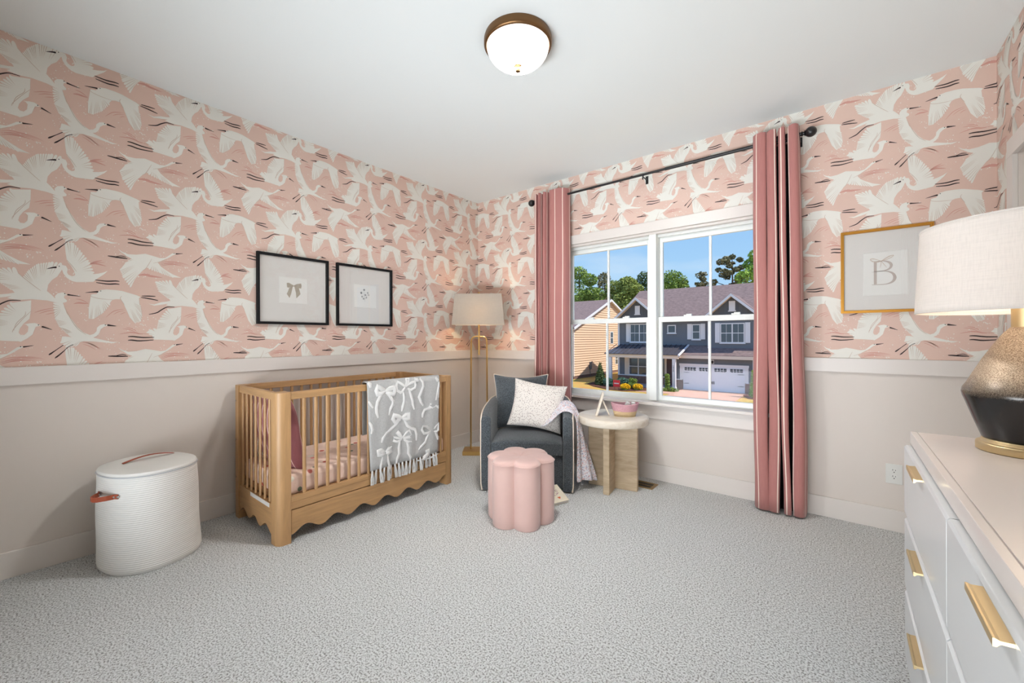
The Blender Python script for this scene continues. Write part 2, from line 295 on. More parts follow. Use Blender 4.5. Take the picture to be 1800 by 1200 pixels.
WP={'B':[[(-1935,1153),(-1637,1144),(-1505,604),(-1310,255),(-1112,-137),(-886,-418),(-630,-569),(-474,-501),(-369,-349),(-355,-160),(-236,-4),(-76,57),(32,16),(64,-34),(-76,-109),(-197,-239),(-263,-478),(-369,-630),(-501,-711),(-238,-803),(138,-930),(303,-961),(524,-956),(302,-1038),(-78,-988),(-501,-926),(-862,-909),(-1014,-955),(-1089,-1115),(3,-887,-748,0),(-1461,-1219),(3,-1139,-760,0),(-1714,-908),(-1677,-651),(-1557,-645),(-1312,-693),(-1410,-633),(-1483,-504),(7,-1138,-433,0),(-1748,-131),(6,-1310,110,0),(-1902,295),(7,-1602,903,0),(-1935,1153)],[(-1848,3054),(-1789,3152),(-1669,3204),(-1524,3163),(-1463,3003),(-1488,2816),(-1427,2691),(-1305,2632),(-1211,2680),(-1188,2767),(-1230,2935),(-1353,3220),(-1450,3367),(-1499,3494),(-1546,3944),(-1574,4400),(3,-1328,3337,0),(-1276,4440),(4,-1278,3318,0),(-977,3968),(4,-1229,3153,0),(-698,3477),(4,-1130,2931,0),(-518,2868),(-466,2848),(-282,2898),(-69,2991),(94,3106),(-42,2905),(-123,2823),(-362,2581),(-493,2411),(-752,2371),(-1132,2330),(-1305,2368),(-1501,2524),(-1622,2737),(-1669,2936),(-1741,2983)],[(2940,-2933),(3005,-3155),(3169,-3369),(3467,-3680),(3738,-3965),(3978,-3982),(4117,-4144),(4264,-4351),(4250,-4222),(4346,-4064),(4542,-3999),(4649,-4066),(4685,-4129),(4595,-4165),(4577,-4289),(4684,-4413),(4677,-4501),(4504,-4589),(4291,-4565),(3977,-4474),(3465,-4440),(3100,-4494),(2904,-4493),(2646,-4445),(2775,-4335),(2487,-4414),(2111,-4497),(1836,-4393),(2111,-4424),(2456,-4264),(2679,-4217),(2888,-4149),(2808,-4022),(6,3400,-3896,0),(2394,-3644),(5,3070,-3462,0),(2192,-3052),(5,2874,-3313,0),(2940,-2933)],[(3185,-3368),(4,3636,-3836,0),(3335,-3018),(5,3670,-3749,0),(3639,-2627),(5,3773,-3656,0),(4087,-2470),(3,3945,-3642,0),(4510,-2487),(4520,-2725),(4438,-2951),(4330,-3178),(4154,-3367),(4014,-3636),(3971,-3991),(3738,-3965),(3467,-3680)],[(2821,1064),(3430,1224),(3418,673),(3371,264),(3177,16),(3052,-237),(3012,-453),(3077,-566),(3202,-565),(3309,-408),(3333,-143),(3260,-39),(3177,-26),(3377,33),(3545,57),(3663,3),(3748,-74),(3578,-148),(3530,-318),(3476,-538),(3308,-736),(3076,-921),(3011,-890),(2816,-881),(2433,-851),(2090,-841),(2013,-591),(2,2245,-550,0),(1770,-387),(1876,-267),(2,2246,-387,0),(2246,-232),(7,2948,34,0),(2341,283),(6,3080,435,0),(2821,1064)],[(517,4424),(685,4290),(941,4184),(1289,4205),(1706,4326),(2072,4247),(2383,4167),(2636,4208),(2829,4395),(2960,4533),(3107,4582),(3173,4537),(3025,4438),(2764,4208),(2509,4044),(2288,3871),(2444,3635),(2666,3456),(3021,3230),(3418,3072),(3021,3055),(5,2319,3759,0),(2412,3277),(5,2070,3762,0),(1855,3493),(1764,3485),(1583,3289),(1375,2988),(1227,2708),(1081,2273),(5,1704,3646,0),(739,2875),(5,1585,3847,0),(613,3262),(826,3640),(2,1348,4007,0),(1114,3930),(884,4048),(798,4136),(629,4271)],[(-296,-3862),(-250,-3791),(-184,-3740),(31,-3691),(414,-3695),(694,-3728),(1037,-3836),(1328,-3930),(1482,-4018),(1416,-4102),(1445,-4476),(5,978,-4192,0),(1533,-5067),(3,1065,-4342,0),(1472,-5466),(5,863,-4278,0),(1207,-5553),(1005,-5245),(919,-4975),(777,-4555),(693,-4328),(609,-4218),(413,-4220),(275,-4272),(165,-4477),(5,-185,-4198,0),(-133,-5023),(5,-344,-4210,0),(-504,-5374),(3,-475,-4219,0),(-680,-5361),(-679,-4825),(-613,-4303),(-587,-4042),(-509,-4006),(-370,-3988)]],'S':[('k',60,'e',[(-1630,-1106),(-1870,-1346),(-2152,-1624)]),('k',54,'e',[(-1276,-1088),(-1412,-1181),(-1509,-1281),(-1595,-1404),(-1799,-1653),(-1942,-1808)]),('k',72,'b',[(65,4),(222,-20),(443,-50)]),('k',66,'b',[(-1865,3049),(-2025,3002),(-2223,2914)]),('k',54,'n',[(-415,2528),(38,2502),(394,2549),(575,2549)]),('k',54,'n',[(-376,2383),(92,2339),(393,2381),(574,2371)]),('k',48,'n',[(3083,-4537),(2742,-4551),(2486,-4709),(2266,-4903),(2064,-4985),(1864,-5042)]),('k',60,'b',[(4696,-4106),(4867,-4131),(5217,-4170)]),('k',54,'n',[(2105,-704),(1573,-711),(1132,-653),(929,-662)]),('k',54,'n',[(2074,-863),(1454,-914),(1102,-866),(929,-877)]),('k',60,'b',[(3782,-127),(3919,-183),(4155,-291)]),('k',60,'n',[(918,3911),(572,3923),(295,3944),(90,3950)]),('k',30,'n',[(855,3988),(657,4029),(405,3955)]),('k',54,'b',[(3150,4542),(3289,4567),(3516,4620)]),('k',66,'b',[(-298,-3858),(-448,-3875),(-823,-3950)]),('k',48,'n',[(1536,-3954),(1867,-3937),(2175,-3934)]),('k',48,'n',[(1506,-4044),(1867,-4090),(2293,-4173)]),('p',36,'n',[(-3751,-1837),(-3501,-1737),(-3225,-1699),(-2788,-1698),(-2360,-1782)]),('p',33,'n',[(-3751,-1953),(-3501,-1861),(-3225,-1807),(-2788,-1808),(-2497,-1874)]),('p',30,'n',[(-3752,-2046),(-3480,-1934),(-3225,-1891),(-2899,-1881),(-2610,-1927)]),('p',36,'n',[(-2649,593),(-2332,751),(-1936,881)]),('p',36,'n',[(-2492,543),(-2217,689),(-1936,768)]),('p',30,'n',[(-2263,503),(-2077,577),(-1937,612)]),('p',36,'n',[(-963,-946),(-683,-1023),(-449,-1166),(-226,-1341)]),('p',30,'n',[(-913,-1065),(-683,-1171),(-398,-1400)]),('p',30,'n',[(-785,-986),(-502,-1127),(-239,-1392)]),('p',78,'n',[(-1246,1139),(-1059,1195),(-857,1186),(-678,1184)]),('p',36,'n',[(-1184,1402),(-933,1360),(-678,1184)]),('p',36,'n',[(8,438),(287,769),(537,893),(791,954)]),('p',30,'n',[(314,611),(537,781),(819,871)]),('p',27,'n',[(598,618),(733,719),(847,745)]),('p',66,'n',[(575,-512),(988,-417),(1278,-440),(1455,-494),(1876,-496)]),('p',36,'n',[(703,-209),(988,-238),(1278,-401)]),('p',36,'n',[(845,-110),(1133,-201),(1337,-358)]),('p',132,'n',[(1390,2992),(1703,3066),(2007,3007),(2506,2977)]),('p',60,'n',[(-621,3399),(-412,3543),(-121,3671)]),('p',72,'n',[(-621,3392),(-360,3441),(40,3346)]),('p',36,'n',[(-543,3455),(-281,3524),(-14,3563)]),('p',30,'n',[(2413,3809),(2991,3978),(3487,3965),(3896,3877)]),('p',30,'n',[(2508,3728),(2990,3878),(3622,3807)]),('f',21,'n',[(3005,-3155),(3467,-3680),(3755,-3976)]),('f',21,'n',[(-613,-4044),(-553,-4151),(-291,-4225),(30,-4258),(275,-4260)]),('f',21,'n',[(2010,4065),(1764,3505),(1583,3289)]),('f',21,'n',[(3429,675),(3145,240),(2850,-275),(2817,-446)]),('f',21,'n',[(2070,3810),(2508,4003),(2700,4167)]),('f',21,'n',[(3245,637),(3211,420),(2948,34),(2850,-358)]),('f',21,'n',[(-1601,974),(-1310,182),(-1062,-272),(-784,-544)]),('f',21,'n',[(-1499,3494),(-1303,3201),(-1130,2895)]),('f',21,'n',[(665,-4021),(609,-4179),(777,-4516)])],'E':[(-17,6),(-1774,3114),(4606,-4060),(3673,-46),(3074,4559),(-200,-3801)]}
U = 1e-4; TU, TV = 0.618, 0.5725
def wp_tile():
    """flat polygons of one wallpaper repeat: list of (layer, triangles)"""
    lay = {1: [], 3: [], 4: [], 5: []}      # dots/rose, birds, lines, ink
    def tri(L_, poly):
        lay.setdefault(L_, [])
        for t_ in tessellate_polygon([[Vector((p[0], p[1], 0)) for p in poly]]): lay[L_].append([poly[i] for i in t_])
    for bi, raw in enumerate(WP['B']):
        poly = []; feat = None; n = len(raw)
        for i, p in enumerate(raw):
            if len(p) == 4: feat = p; continue
            q = (p[0]*U, p[1]*U)
            if feat and poly:
                a = poly[-1]; k, rx, ry = feat[0], feat[1]*U, feat[2]*U
                dx, dy = q[0]-a[0], q[1]-a[1]; sg = sqrt(dx*dx+dy*dy)/k
                for j in range(k):
                    u0 = (a[0]+dx*j/k, a[1]+dy*j/k); u1 = (a[0]+dx*(j+1)/k, a[1]+dy*(j+1)/k)
                    mx_, my_ = (u0[0]+u1[0])/2, (u0[1]+u1[1])/2
                    ox, oy = mx_-rx, my_-ry; l = sqrt(ox*ox+oy*oy); ox /= l; oy /= l
                    h_ = sg*0.62
                    if j: poly.append((u0[0]-ox*h_*0.75, u0[1]-oy*h_*0.75))
                    poly.append((u0[0]*.8+u1[0]*.2+ox*h_*0.7, u0[1]*.8+u1[1]*.2+oy*h_*0.7))
                    poly.append((mx_+ox*h_, my_+oy*h_))
                    poly.append((u0[0]*.2+u1[0]*.8+ox*h_*0.6, u0[1]*.2+u1[1]*.8+oy*h_*0.6))
                    if j:   # feather line running toward the root
                        sx_, sy_ = u0[0]-ox*h_*0.4, u0[1]-oy*h_*0.4; ex_, ey_ = sx_+(rx-sx_)*0.62, sy_+(ry-sy_)*0.62
                        nx, ny = -(ey_-sy_), ex_-sx_; l2 = sqrt(nx*nx+ny*ny) or 1; nx *= 0.0011/l2; ny *= 0.0011/l2
                        lay[3].append([(sx_+nx, sy_+ny), (sx_-nx, sy_-ny), (ex_, ey_)])
                feat = None
            poly.append(q)
        if poly[0] == poly[-1]: poly.pop()
        tri(10+bi, poly)
    for l, wd, tp, pts in WP['S']:
        P = [Vector((a*U, b_*U)) for a, b_ in pts]
        Q = []                                         # resample with catmull-rom
        for i in range(len(P)-1):
            p0, p1, p2, p3 = P[max(i-1, 0)], P[i], P[i+1], P[min(i+2, len(P)-1)]
            for k in range(4):
                t_ = k/4; Q.append(0.5*((2*p1)+(p2-p0)*t_+(2*p0-5*p1+4*p2-p3)*t_*t_+(3*p1-p0-3*p2+p3)*t_**3))
        Q.append(P[-1]); n = len(Q); lft = []; rgt = []
        for i, p in enumerate(Q):
            d = Q[min(i+1, n-1)]-Q[max(i-1, 0)]; d.normalize(); nn = Vector((-d.y, d.x)); x = i/(n-1)
            k = {'n': 0.35+0.65*sin(pi*min(1, x*0.9+0.05)), 'e': 0.4+0.6*max(0, min(1, (x-0.55)*3)) if x < 0.93 else 0.5, 'b': min(1, 0.5+x*5)*(1-x)**0.7+0.03}[tp]
            if l == 'p' : k = sin(pi*min(1, x*0.92+0.06))
            h_ = wd*U*k/2*(1.5 if tp == 'b' else 1.3 if l == 'k' else 1.15); lft.append(tuple(p+nn*h_)); rgt.append(tuple(p-nn*h_))
        L_ = {'k': 5, 'p': 1, 'f': 4}[l]
        for i in range(n-1): lay[L_].append([lft[i], rgt[i], rgt[i+1]]); lay[L_].append([lft[i], rgt[i+1], lft[i+1]])
    for ex_, ey_ in WP['E']:
        c = [(ex_*U+0.0025*cos(k*pi/3), ey_*U+0.0025*sin(k*pi/3)) for k in range(6)]
        for k in range(1, 5): lay[5].append([c[0], c[k], c[k+1]])
    rnd = random.Random(3); lay[0] = []
    cl = [(rnd.uniform(0, TU), rnd.uniform(0, TV), rnd.uniform(0.03, 0.06)) for _ in range(15)]
    for cx, cy, sp_ in cl:
        for _ in range(17):
            x, y, r = rnd.gauss(cx, sp_), rnd.gauss(cy, sp_*0.6), rnd.uniform(0.0012, 0.0032)
            c = [(x+r*cos(k*pi/2.5), y+r*sin(k*pi/2.5)) for k in range(5)]
            for k in range(1, 4): lay[0].append([c[0], c[k], c[k+1]])
    return lay
TILE = wp_tile()
LMAT = {0: 1, 1: 3, 3: 2, 4: 2, 5: 4, **{10+i: 1 for i in range(7)}}; LOFF = {0: 0.0004, 1: 0.0006, 3: 0.0017, 4: 0.0018, 5: 0.0020, **{10+i: 0.0008+0.0001*i for i in range(7)}}
def clip(poly, x0, x1, y0, y1):
    for ax, lim, sg in ((0, x0, 1), (0, x1, -1), (1, y0, 1), (1, y1, -1)):
        out = []
        for i in range(len(poly)):
            a, b_ = poly[i-1], poly[i]; da, db = (a[ax]-lim)*sg, (b_[ax]-lim)*sg
            if (da >= 0) != (db >= 0):
                t_ = da/(da-db); out.append((a[0]+(b_[0]-a[0])*t_, a[1]+(b_[1]-a[1])*t_))
            if db >= 0: out.append(b_)
        poly = out
        if len(poly) < 3: return None
    return poly
def wallpaper(parent, rects, u_off, v_off, fn, label):
    """rects (u0,u1,v0,v1) on the wall; fn(u, v, off) -> point"""
    mb = MB()
    for (x0, x1, y0, y1) in rects:
        mb.cur = 0; mb.mesh([fn(x0, y0, 0.0002), fn(x1, y0, 0.0002), fn(x1, y1, 0.0002), fn(x0, y1, 0.0002)], [(0, 1, 2, 3)])
        i0 = int(math.floor((x0-u_off)/TU))-2; i1 = int(math.ceil((x1-u_off)/TU))+1
        j0 = int(math.floor((y0-v_off)/TV))-1; j1 = int(math.ceil((y1-v_off)/TV))+2
        for L_, tris in TILE.items():
            mb.cur = LMAT[L_]; of = LOFF[L_]
            for i in range(i0, i1+1):
                for j in range(j0, j1+1):
                    du, dv = u_off+i*TU, v_off+j*TV
                    for t_ in tris:
                        p = [(a+du, b_+dv) for a, b_ in t_]
                        xs = [q[0] for q in p]; ys = [q[1] for q in p]
                        if max(xs) <= x0 or min(xs) >= x1 or max(ys) <= y0 or min(ys) >= y1: continue
                        if min(xs) < x0 or max(xs) > x1 or min(ys) < y0 or max(ys) > y1:
                            p = clip(p, x0, x1, y0, y1)
                            if not p: continue
                        o = len(mb.v)
                        for q in p: mb.v.append(Vector(fn(q[0], q[1], of)))
                        mb.f.append(tuple(range(o, o+len(p)))); mb.mi.append(mb.cur)
    return mb.build('wallpaper', [PINKP, HERON, FLINE, ROSE, INK], parent, smooth=False, fixn=False, label=label)
wallpaper(wl, [(YB, YW, RT, HC)], 0.363, 1.848, lambda u, v, d: (XL+d, u, v), 'pink wallpaper printed with white flying herons')
CX0, CX1, CZ1 = -2.23, -0.265, 2.168
wallpaper(wf, [(XL, CX0, RT, HC), (CX0, CX1, CZ1-0.01, HC), (CX1, XR, RT, HC)], 0.472, 1.836, lambda u, v, d: (u, YW-d, v), 'pink wallpaper printed with white flying herons')
UR = (XR-0.472)
wallpaper(wr, [(UR+YW-3.172, UR+YW-2.19, 2.173, HC), (UR, UR+YW-3.172, RT, HC), (UR+YW-2.19, UR+YW-YB, RT, HC)], 0.0, 1.836,
          lambda u, v, d: (XR-d, YW-(u-UR), v), 'pink wallpaper printed with white flying herons')
# rails and baseboards
def trim(name, *a, lab=None): return struct(B_(*a).build(name, TRIMW, smooth=False, bevel=0.002), label=lab)
trim('trim_1', XL, XL+0.018, YB, YW, RB, RT, lab='white chair rail on the left wall')
trim('trim_2', XL+0.018, CX0+0.001, YW-0.018, YW, RB, RT, lab='white chair rail on the window wall left of the window')
trim('trim_3', CX1-0.001, XR-0.018, YW-0.018, YW, RB, RT, lab='white chair rail on the window wall right of the window')
trim('trim_4', XR-0.018, XR, 3.172, YW, RB, RT); trim('trim_5', XR-0.018, XR, YB, 2.183, RB, RT)
trim('baseboard_left', XL, XL+0.014, YB, YW, 0, BT); trim('baseboard_front', XL+0.014, XR-0.014, YW-0.014, YW, 0, BT)
trim('baseboard_right', XR-0.014, XR, YB, 2.183, 0, BT); trim('baseboard_corner', XR-0.014, XR, 3.172, YW, 0, BT)
# closet door
dr = struct(B_(XR+0.03, XR+0.065, DY0+0.003, DY1-0.003, 0.01, DZ-0.003).build('door_1', TRIMW, smooth=False, bevel=0.002), label='white panelled door at the far end of the right wall')
for (a, c) in ((0.2, 0.95), (1.1, 1.95)):
    MB().box(XR+0.024, XR+0.03, DY0+0.13, DY1-0.13, a, c).build('panel', TRIMW, dr, smooth=False, bevel=0.004)
MB().lathe([(0.0, -0.0), (0.02, 0.0), (0.012, 0.012), (0.012, 0.03), (0.026, 0.04), (0.024, 0.06), (0.0, 0.066)], (0, 0, 0), 20, cap=False)
kb = MB(); kb.T = Matrix.Translation((XR+0.03, DY0+0.07, 0.95)) @ Matrix.Rotation(-pi/2, 4, 'Y')
kb.lathe([(0.001, 0.0), (0.026, 0.0), (0.012, 0.012), (0.012, 0.03), (0.026, 0.04), (0.024, 0.06), (0.001, 0.066)], (0, 0, 0), 20)
kb.build('door_handle', BRONZE, dr)
for nm, a in (('trim_6', (XR-0.02, XR, DY1, 3.172, 0, DZ)), ('trim_7', (XR-0.02, XR, 2.183, DY0, 0, DZ)), ('trim_8', (XR-0.02, XR, 2.183, 3.172, DZ, 2.173))): trim(nm, *a)

# ---------------------------------------------------------------- main window
win = bpy.data.objects.new('window_1', None); COL.objects.link(win); win.location = ((WX0+WX1)/2, YW, WZ0)
struct(win, label='twin double-hung window with white frame, looking onto the houses across')
def wb(name, m, *a, bv=0.002, label=None): return B_(*a).build(name, m, win, smooth=False, bevel=bv, label=label)
wb('casing', TRIMW, CX0, WX0, YW-0.02, YW, WZ0, WZ1); wb('casing', TRIMW, WX1, CX1, YW-0.02, YW, WZ0, WZ1)
wb('head_casing', TRIMW, CX0, CX1, YW-0.02, YW, WZ1, CZ1)
wb('sill', TRIMW, CX0-0.02, CX1+0.02, YW-0.055, YW+0.045, 0.627, 0.652, bv=0.004)
wb('apron', TRIMW, CX0, CX1, YW-0.02, YW, 0.513, 0.627)
wb('jamb', TRIMW, WX0, WX0+0.022, YW, YW+0.15, 0.652, WZ1); wb('jamb', TRIMW, WX1-0.022, WX1, YW, YW+0.15, 0.652, WZ1)
wb('head_jamb', TRIMW, WX0+0.022, WX1-0.022, YW, YW+0.15, WZ1-0.02, WZ1)
wb('frame_sill', VINYL, WX0+0.022, WX1-0.022, YW+0.045, YW+0.15, 0.6, 0.66)
wb('mullion', VINYL, -1.272, -1.212, YW+0.005, YW+0.15, 0.66, WZ1-0.02)
for (g0, g1) in ((-2.06, -1.316), (-1.183, -0.44)):
    # outer frame
    mb = MB(); a0, a1 = g0-0.058, g1+0.058
    a0 = max(a0, WX0+0.022); a1 = min(a1, WX1-0.022)
    if g1 < -1.3: a1 = -1.275
    else: a0 = -1.212
    y0, y1 = YW+0.045, YW+0.12
    mb.box(a0, g0-0.026, y0, y1, 0.66, WZ1-0.02); mb.box(g1+0.026, a1, y0, y1, 0.66, WZ1-0.02); mb.box(g0-0.026, g1+0.026, y0, y1, WZ1-0.042, WZ1-0.02)
    mb.build('window_frame', VINYL, win, smooth=False, bevel=0.002)
    for nm, yy, z0, z1, gz0, gz1 in (('upper_sash', YW+0.085, 1.335, WZ1-0.042, 1.367, 2.002), ('lower_sash', YW+0.052, 0.66, 1.365, 0.70, 1.322)):
        mb = MB(); d0, d1 = yy, yy+0.03; e0, e1 = g0-0.026, g1+0.026
        mb.box(e0, g0, d0, d1, z0, z1); mb.box(g1, e1, d0, d1, z0, z1); mb.box(g0, g1, d0, d1, z0, gz0); mb.box(g0, g1, d0, d1, gz1, z1)
        sa = mb.build(nm, VINYL, win, smooth=False, bevel=0.002)
        xm = (g0+g1)/2
        B_(xm-0.0095, xm+0.0095, d0+0.008, d1-0.004, gz0, gz1).build('muntin', VINYL, sa, smooth=False, bevel=0.002)
        quadmesh('pane', PANE, [(g0, d0+0.02, gz0), (g1, d0+0.02, gz0), (g1, d0+0.02, gz1), (g0, d0+0.02, gz1)], sa)
        if nm == 'lower_sash':
            for kx in (0.28, 0.75):
                x = g0+(g1-g0)*kx; mb = MB(); mb.box(x-0.03, x+0.03, d0+0.003, d0+0.027, 1.365, 1.376); mb.box(x-0.012, x+0.03, d0+0.006, d0+0.02, 1.376, 1.384)
                mb.build('sash_lock', VINYL, sa, smooth=False, bevel=0.002)
# exterior eave of this house above the window
struct(B_(XL-1, XR+1, YW+0.15, YW+0.5, HC+0.0, HC+0.15).build('trim_9', VINYL, smooth=False))
# ---------------------------------------------------------------- crib
CX0_, CX1_, CY0, CY1, CH = -3.215, -2.505, 0.975, 2.33, 0.882
crib = thing('crib', 'light oak slatted crib with a wavy scalloped base rail', 'crib', (-2.86, 1.65, 0))
def rpost(x0, x1, y0, y1, cx, cy, r=0.042):
    """post outline with its outer corner (cx,cy signs) rounded"""
    P = []
    for sx, sy in ((-1, -1), (1, -1), (1, 1), (-1, 1)):
        X = x0 if sx < 0 else x1; Y = y0 if sy < 0 else y1
        if (sx, sy) == (cx, cy):
            a0 = {(-1, -1): pi, (1, -1): 1.5*pi, (1, 1): 0, (-1, 1): pi/2}[(sx, sy)]
            for k in range(9):
                a = a0+pi/2*k/8; P.append((X-sx*r+r*cos(a), Y-sy*r+r*sin(a)))
        else: P.append((X, Y))
    return P
PW, PD = 0.09, 0.075
for sx, sy in ((1, -1), (-1, -1), (1, 1), (-1, 1)):
    x0, x1 = (CX1_-PW, CX1_) if sx > 0 else (CX0_, CX0_+PW)
    y0, y1 = (CY0, CY0+PD) if sy < 0 else (CY1-PD, CY1)
    MB().prism(rpost(x0, x1, y0, y1, sx, sy), lambda u, v, d: (u, v, d), 0, CH).build('post', WOODV, crib, angle=50, bevel=0.002)
fy0, fy1 = CY0+PD, CY1-PD
for x0, x1 in ((CX1_-0.03, CX1_-0.002), (CX0_+0.002, CX0_+0.03)):
    B_(x0, x1, fy0, fy1, 0.838, CH).build('top_rail', WOOD, crib, smooth=False, bevel=0.004)
    B_(x0, x1, fy0, fy1, 0.236, 0.27).build('bottom_rail', WOOD, crib, smooth=False, bevel=0.003)
    B_(x0-0.0, x1-0.004, fy0, fy1, 0.192, 0.236).build('apron_strip', WOOD, crib, smooth=False, bevel=0.002)
    n = 60; poly = [(fy0+0.003, 0.187)] + [(fy0+0.003+(fy1-fy0-0.006)*k/n*1.0, 0.064-0.02*cos(2*pi*(fy0+(fy1-fy0)*k/n-1.045)/0.1855)) for k in range(n+1)] + [(fy1-0.003, 0.187)]
    poly = poly[:1]+poly[1:]
    MB().prism(poly[::-1], lambda u, v, d: (d, u, v), x0, x1-0.003).build('scalloped_apron', WOOD, crib, smooth=False, bevel=0.002)
ex0, ex1 = CX0_+PW, CX1_-PW
for y0, y1 in ((CY0+0.006, CY0+0.032), (CY1-0.032, CY1-0.006)):
    B_(ex0, ex1, y0, y1, 0.836, CH).build('end_rail', WOODX, crib, smooth=False, bevel=0.004)
    n = 40; poly = [(ex0, 0.225)] + [(ex0+(ex1-ex0)*k/n, 0.068-0.02*cos(2*pi*(ex0+(ex1-ex0)*k/n+2.605)/0.178)) for k in range(n+1)] + [(ex1, 0.225)]
    MB().prism(poly, lambda u, v, d: (u, d, v), y0, y1).build('scalloped_end_panel', WOODX, crib, smooth=False, bevel=0.002)
sl = MB(); 
sl.prism([(0.011*cos(a)*1.0, 0.0075*sin(a)) for a in [2*pi*k/14 for k in range(14)]], lambda u, v, d: (v, u, d), 0.26, 0.842)
slat = sl.build('slat', WOODV, crib, origin=None)
slat.location = Vector((CX1_-0.016, 1.132, 0))-crib.location; 
for v in slat.data.vertices: v.co += Vector(crib.location)
ys = [1.132+0.0717*k for k in range(16)]
for k, y in enumerate(ys):
    for x in (CX1_-0.016, CX0_+0.016):
        if k == 0 and x > -3: continue
        dup(slat, crib, Vector((x, y, 0))-crib.location)
esl = MB().prism([(0.011*cos(a), 0.0075*sin(a)) for a in [2*pi*k/14 for k in range(14)]], lambda u, v, d: (u, v, d), 0.215, 0.842).build('slat', WOODV, crib)
for v in esl.data.vertices: v.co += Vector(crib.location)
for yy in (CY0+0.019, CY1-0.019):
    for k in range(7):
        L_ = Vector((-3.095+0.0725*k, yy, 0))-crib.location
        if k == 0 and yy < 2: esl.location = L_
        else: dup(esl, crib, L_)
B_(-2.93, -2.635, CY0+0.0045, CY0+0.006, 0.198, 0.222).build('warning_label', PAPER, crib, smooth=False, label='small white printed sticker on the end panel')
B_(CX0_+0.03, CX1_-0.03, CY0+0.034, CY1-0.034, 0.235, 0.255).build('mattress_support', WOOD, crib, smooth=False)
for (x, z) in ((CX0_+0.05, 0.78), (CX0_+0.05, 0.52), (CX0_+0.05, 0.27)):
    bm_ = MB(); bm_.T = Matrix.Translation((x, CY0, z)) @ Matrix.Rotation(pi/2, 4, 'X'); bm_.lathe([(0.006, 0), (0.006, 0.003)], (0, 0, 0), 12)
    bm_.build('bolt', SILVER, crib)
SHEET = dots('peach_sheet_print', s(244, 216, 200), [(s(196, 92, 80), 7, 0.13, 0.0), (s(120, 132, 112), 6, 0.11, 3.1), (s(246, 240, 226), 6.5, 0.13, 7.7), (s(222, 132, 120), 6, 0.1, 11.3)], 8, 0.1, bump=0.35)
mt = MB().box(-3.175, -2.55, 1.015, 2.285, 0.256, 0.382).build('crib_mattress', SHEET, smooth=True, bevel=0.03, bseg=4)
tag(mt, 'crib mattress in a peach fitted sheet with small scattered prints', 'mattress')

# ---------------------------------------------------------------- soft things
def pillow(name, m, c, right, up, w_, h_, t_, parent=None, pinch=0.07, wr=0.004, n=22, piping=None, pr=0.004, seed=1):
    """two-sided cushion: c centre, right/up unit vectors; corners pulled out, edges drawn in"""
    c = Vector(c); R = Vector(right).normalized(); U_ = Vector(up); U_ = (U_-R*U_.dot(R)).normalized(); Nn = R.cross(U_)
    rnd = random.Random(seed); ph = [rnd.uniform(0, 6) for _ in range(6)]
    def pt(u, v, sd):
        eu = 1-pinch*(1-v*v)**1.0*0 - pinch*cos(v*pi/2)*abs(u)**3; ev = 1-pinch*cos(u*pi/2)*abs(v)**3
        th = t_/2*max(0, (1-abs(u)**2.6))**0.55*max(0, (1-abs(v)**2.6))**0.55
        th += wr*(sin(5*u+ph[0]+3*v)+sin(7*v+ph[1]-2*u))*0.5*(1-abs(u)**6)*(1-abs(v)**6)
        return c+R*(u*w_/2*eu)+U_*(v*h_/2*ev)+Nn*(th*sd)
    ax = [sin(pi/2*(2*k/n-1)) for k in range(n+1)]
    mb = MB()
    mb.grid([[pt(u, v, 1) for u in ax] for v in ax]); mb.grid([[pt(u, v, -1) for u in ax] for v in ax], flip=True)
    o = mb.build(name, m, parent, angle=80)
    bm = bmesh.new(); bm.from_mesh(o.data); bmesh.ops.remove_doubles(bm, verts=bm.verts, dist=0.0004); bmesh.ops.recalc_face_normals(bm, faces=bm.faces); bm.to_mesh(o.data); bm.free()
    if piping:
        edge = [pt(u, -1, 0) for u in ax[:-1]]+[pt(1, v, 0) for v in ax[:-1]]+[pt(u, 1, 0) for u in ax[::-1][:-1]]+[pt(-1, v, 0) for v in ax[::-1][:-1]]
        MB().tube(edge, pr, 6, closed=True).build('piping', piping, o, label='cream corded edge')
    return o
# striped rose cloth (UV / object based) used by the crib cushion
def stripes(name, base, base2, line, period, width, axis=0, useuv=False):
    m = bpy.data.materials.new(name); m.use_nodes = True; t = m.node_tree; b = t.nodes['Principled BSDF']; L = t.links.new
    b.inputs['Roughness'].default_value = 0.85; b.inputs['Sheen Weight'].default_value = 0.15
    tcn = N(t, 'ShaderNodeTexCoord'); sp_ = N(t, 'ShaderNodeSeparateXYZ'); L(tcn.outputs['UV' if useuv else 'Object'], sp_.inputs[0])
    md = N(t, 'ShaderNodeMath', operation='DIVIDE'); md.inputs[1].default_value = period; L(sp_.outputs[axis], md.inputs[0])
    fr = N(t, 'ShaderNodeMath', operation='FRACT'); L(md.outputs[0], fr.inputs[0])
    lt = N(t, 'ShaderNodeMath', operation='LESS_THAN'); lt.inputs[1].default_value = width/period; L(fr.outputs[0], lt.inputs[0])
    ns = N(t, 'ShaderNodeTexNoise'); mpn = N(t, 'ShaderNodeMapping'); sc = [160, 160, 160]; sc[2 if not useuv else 1] = 6; mpn.inputs['Scale'].default_value = sc
    L(tcn.outputs['UV' if useuv else 'Object'], mpn.inputs[0]); L(mpn.outputs[0], ns.inputs[0]); ns.inputs['Scale'].default_value = 2
    m0 = N(t, 'ShaderNodeMix', data_type='RGBA'); L(ns.outputs[0], m0.inputs[0]); m0.inputs[6].default_value = (*base, 1); m0.inputs[7].default_value = (*base2, 1)
    m1 = N(t, 'ShaderNodeMix', data_type='RGBA'); L(lt.outputs[0], m1.inputs[0]); L(m0.outputs[2], m1.inputs[6]); m1.inputs[7].default_value = (*line, 1)
    L(m1.outputs[2], b.inputs['Base Color']); return m
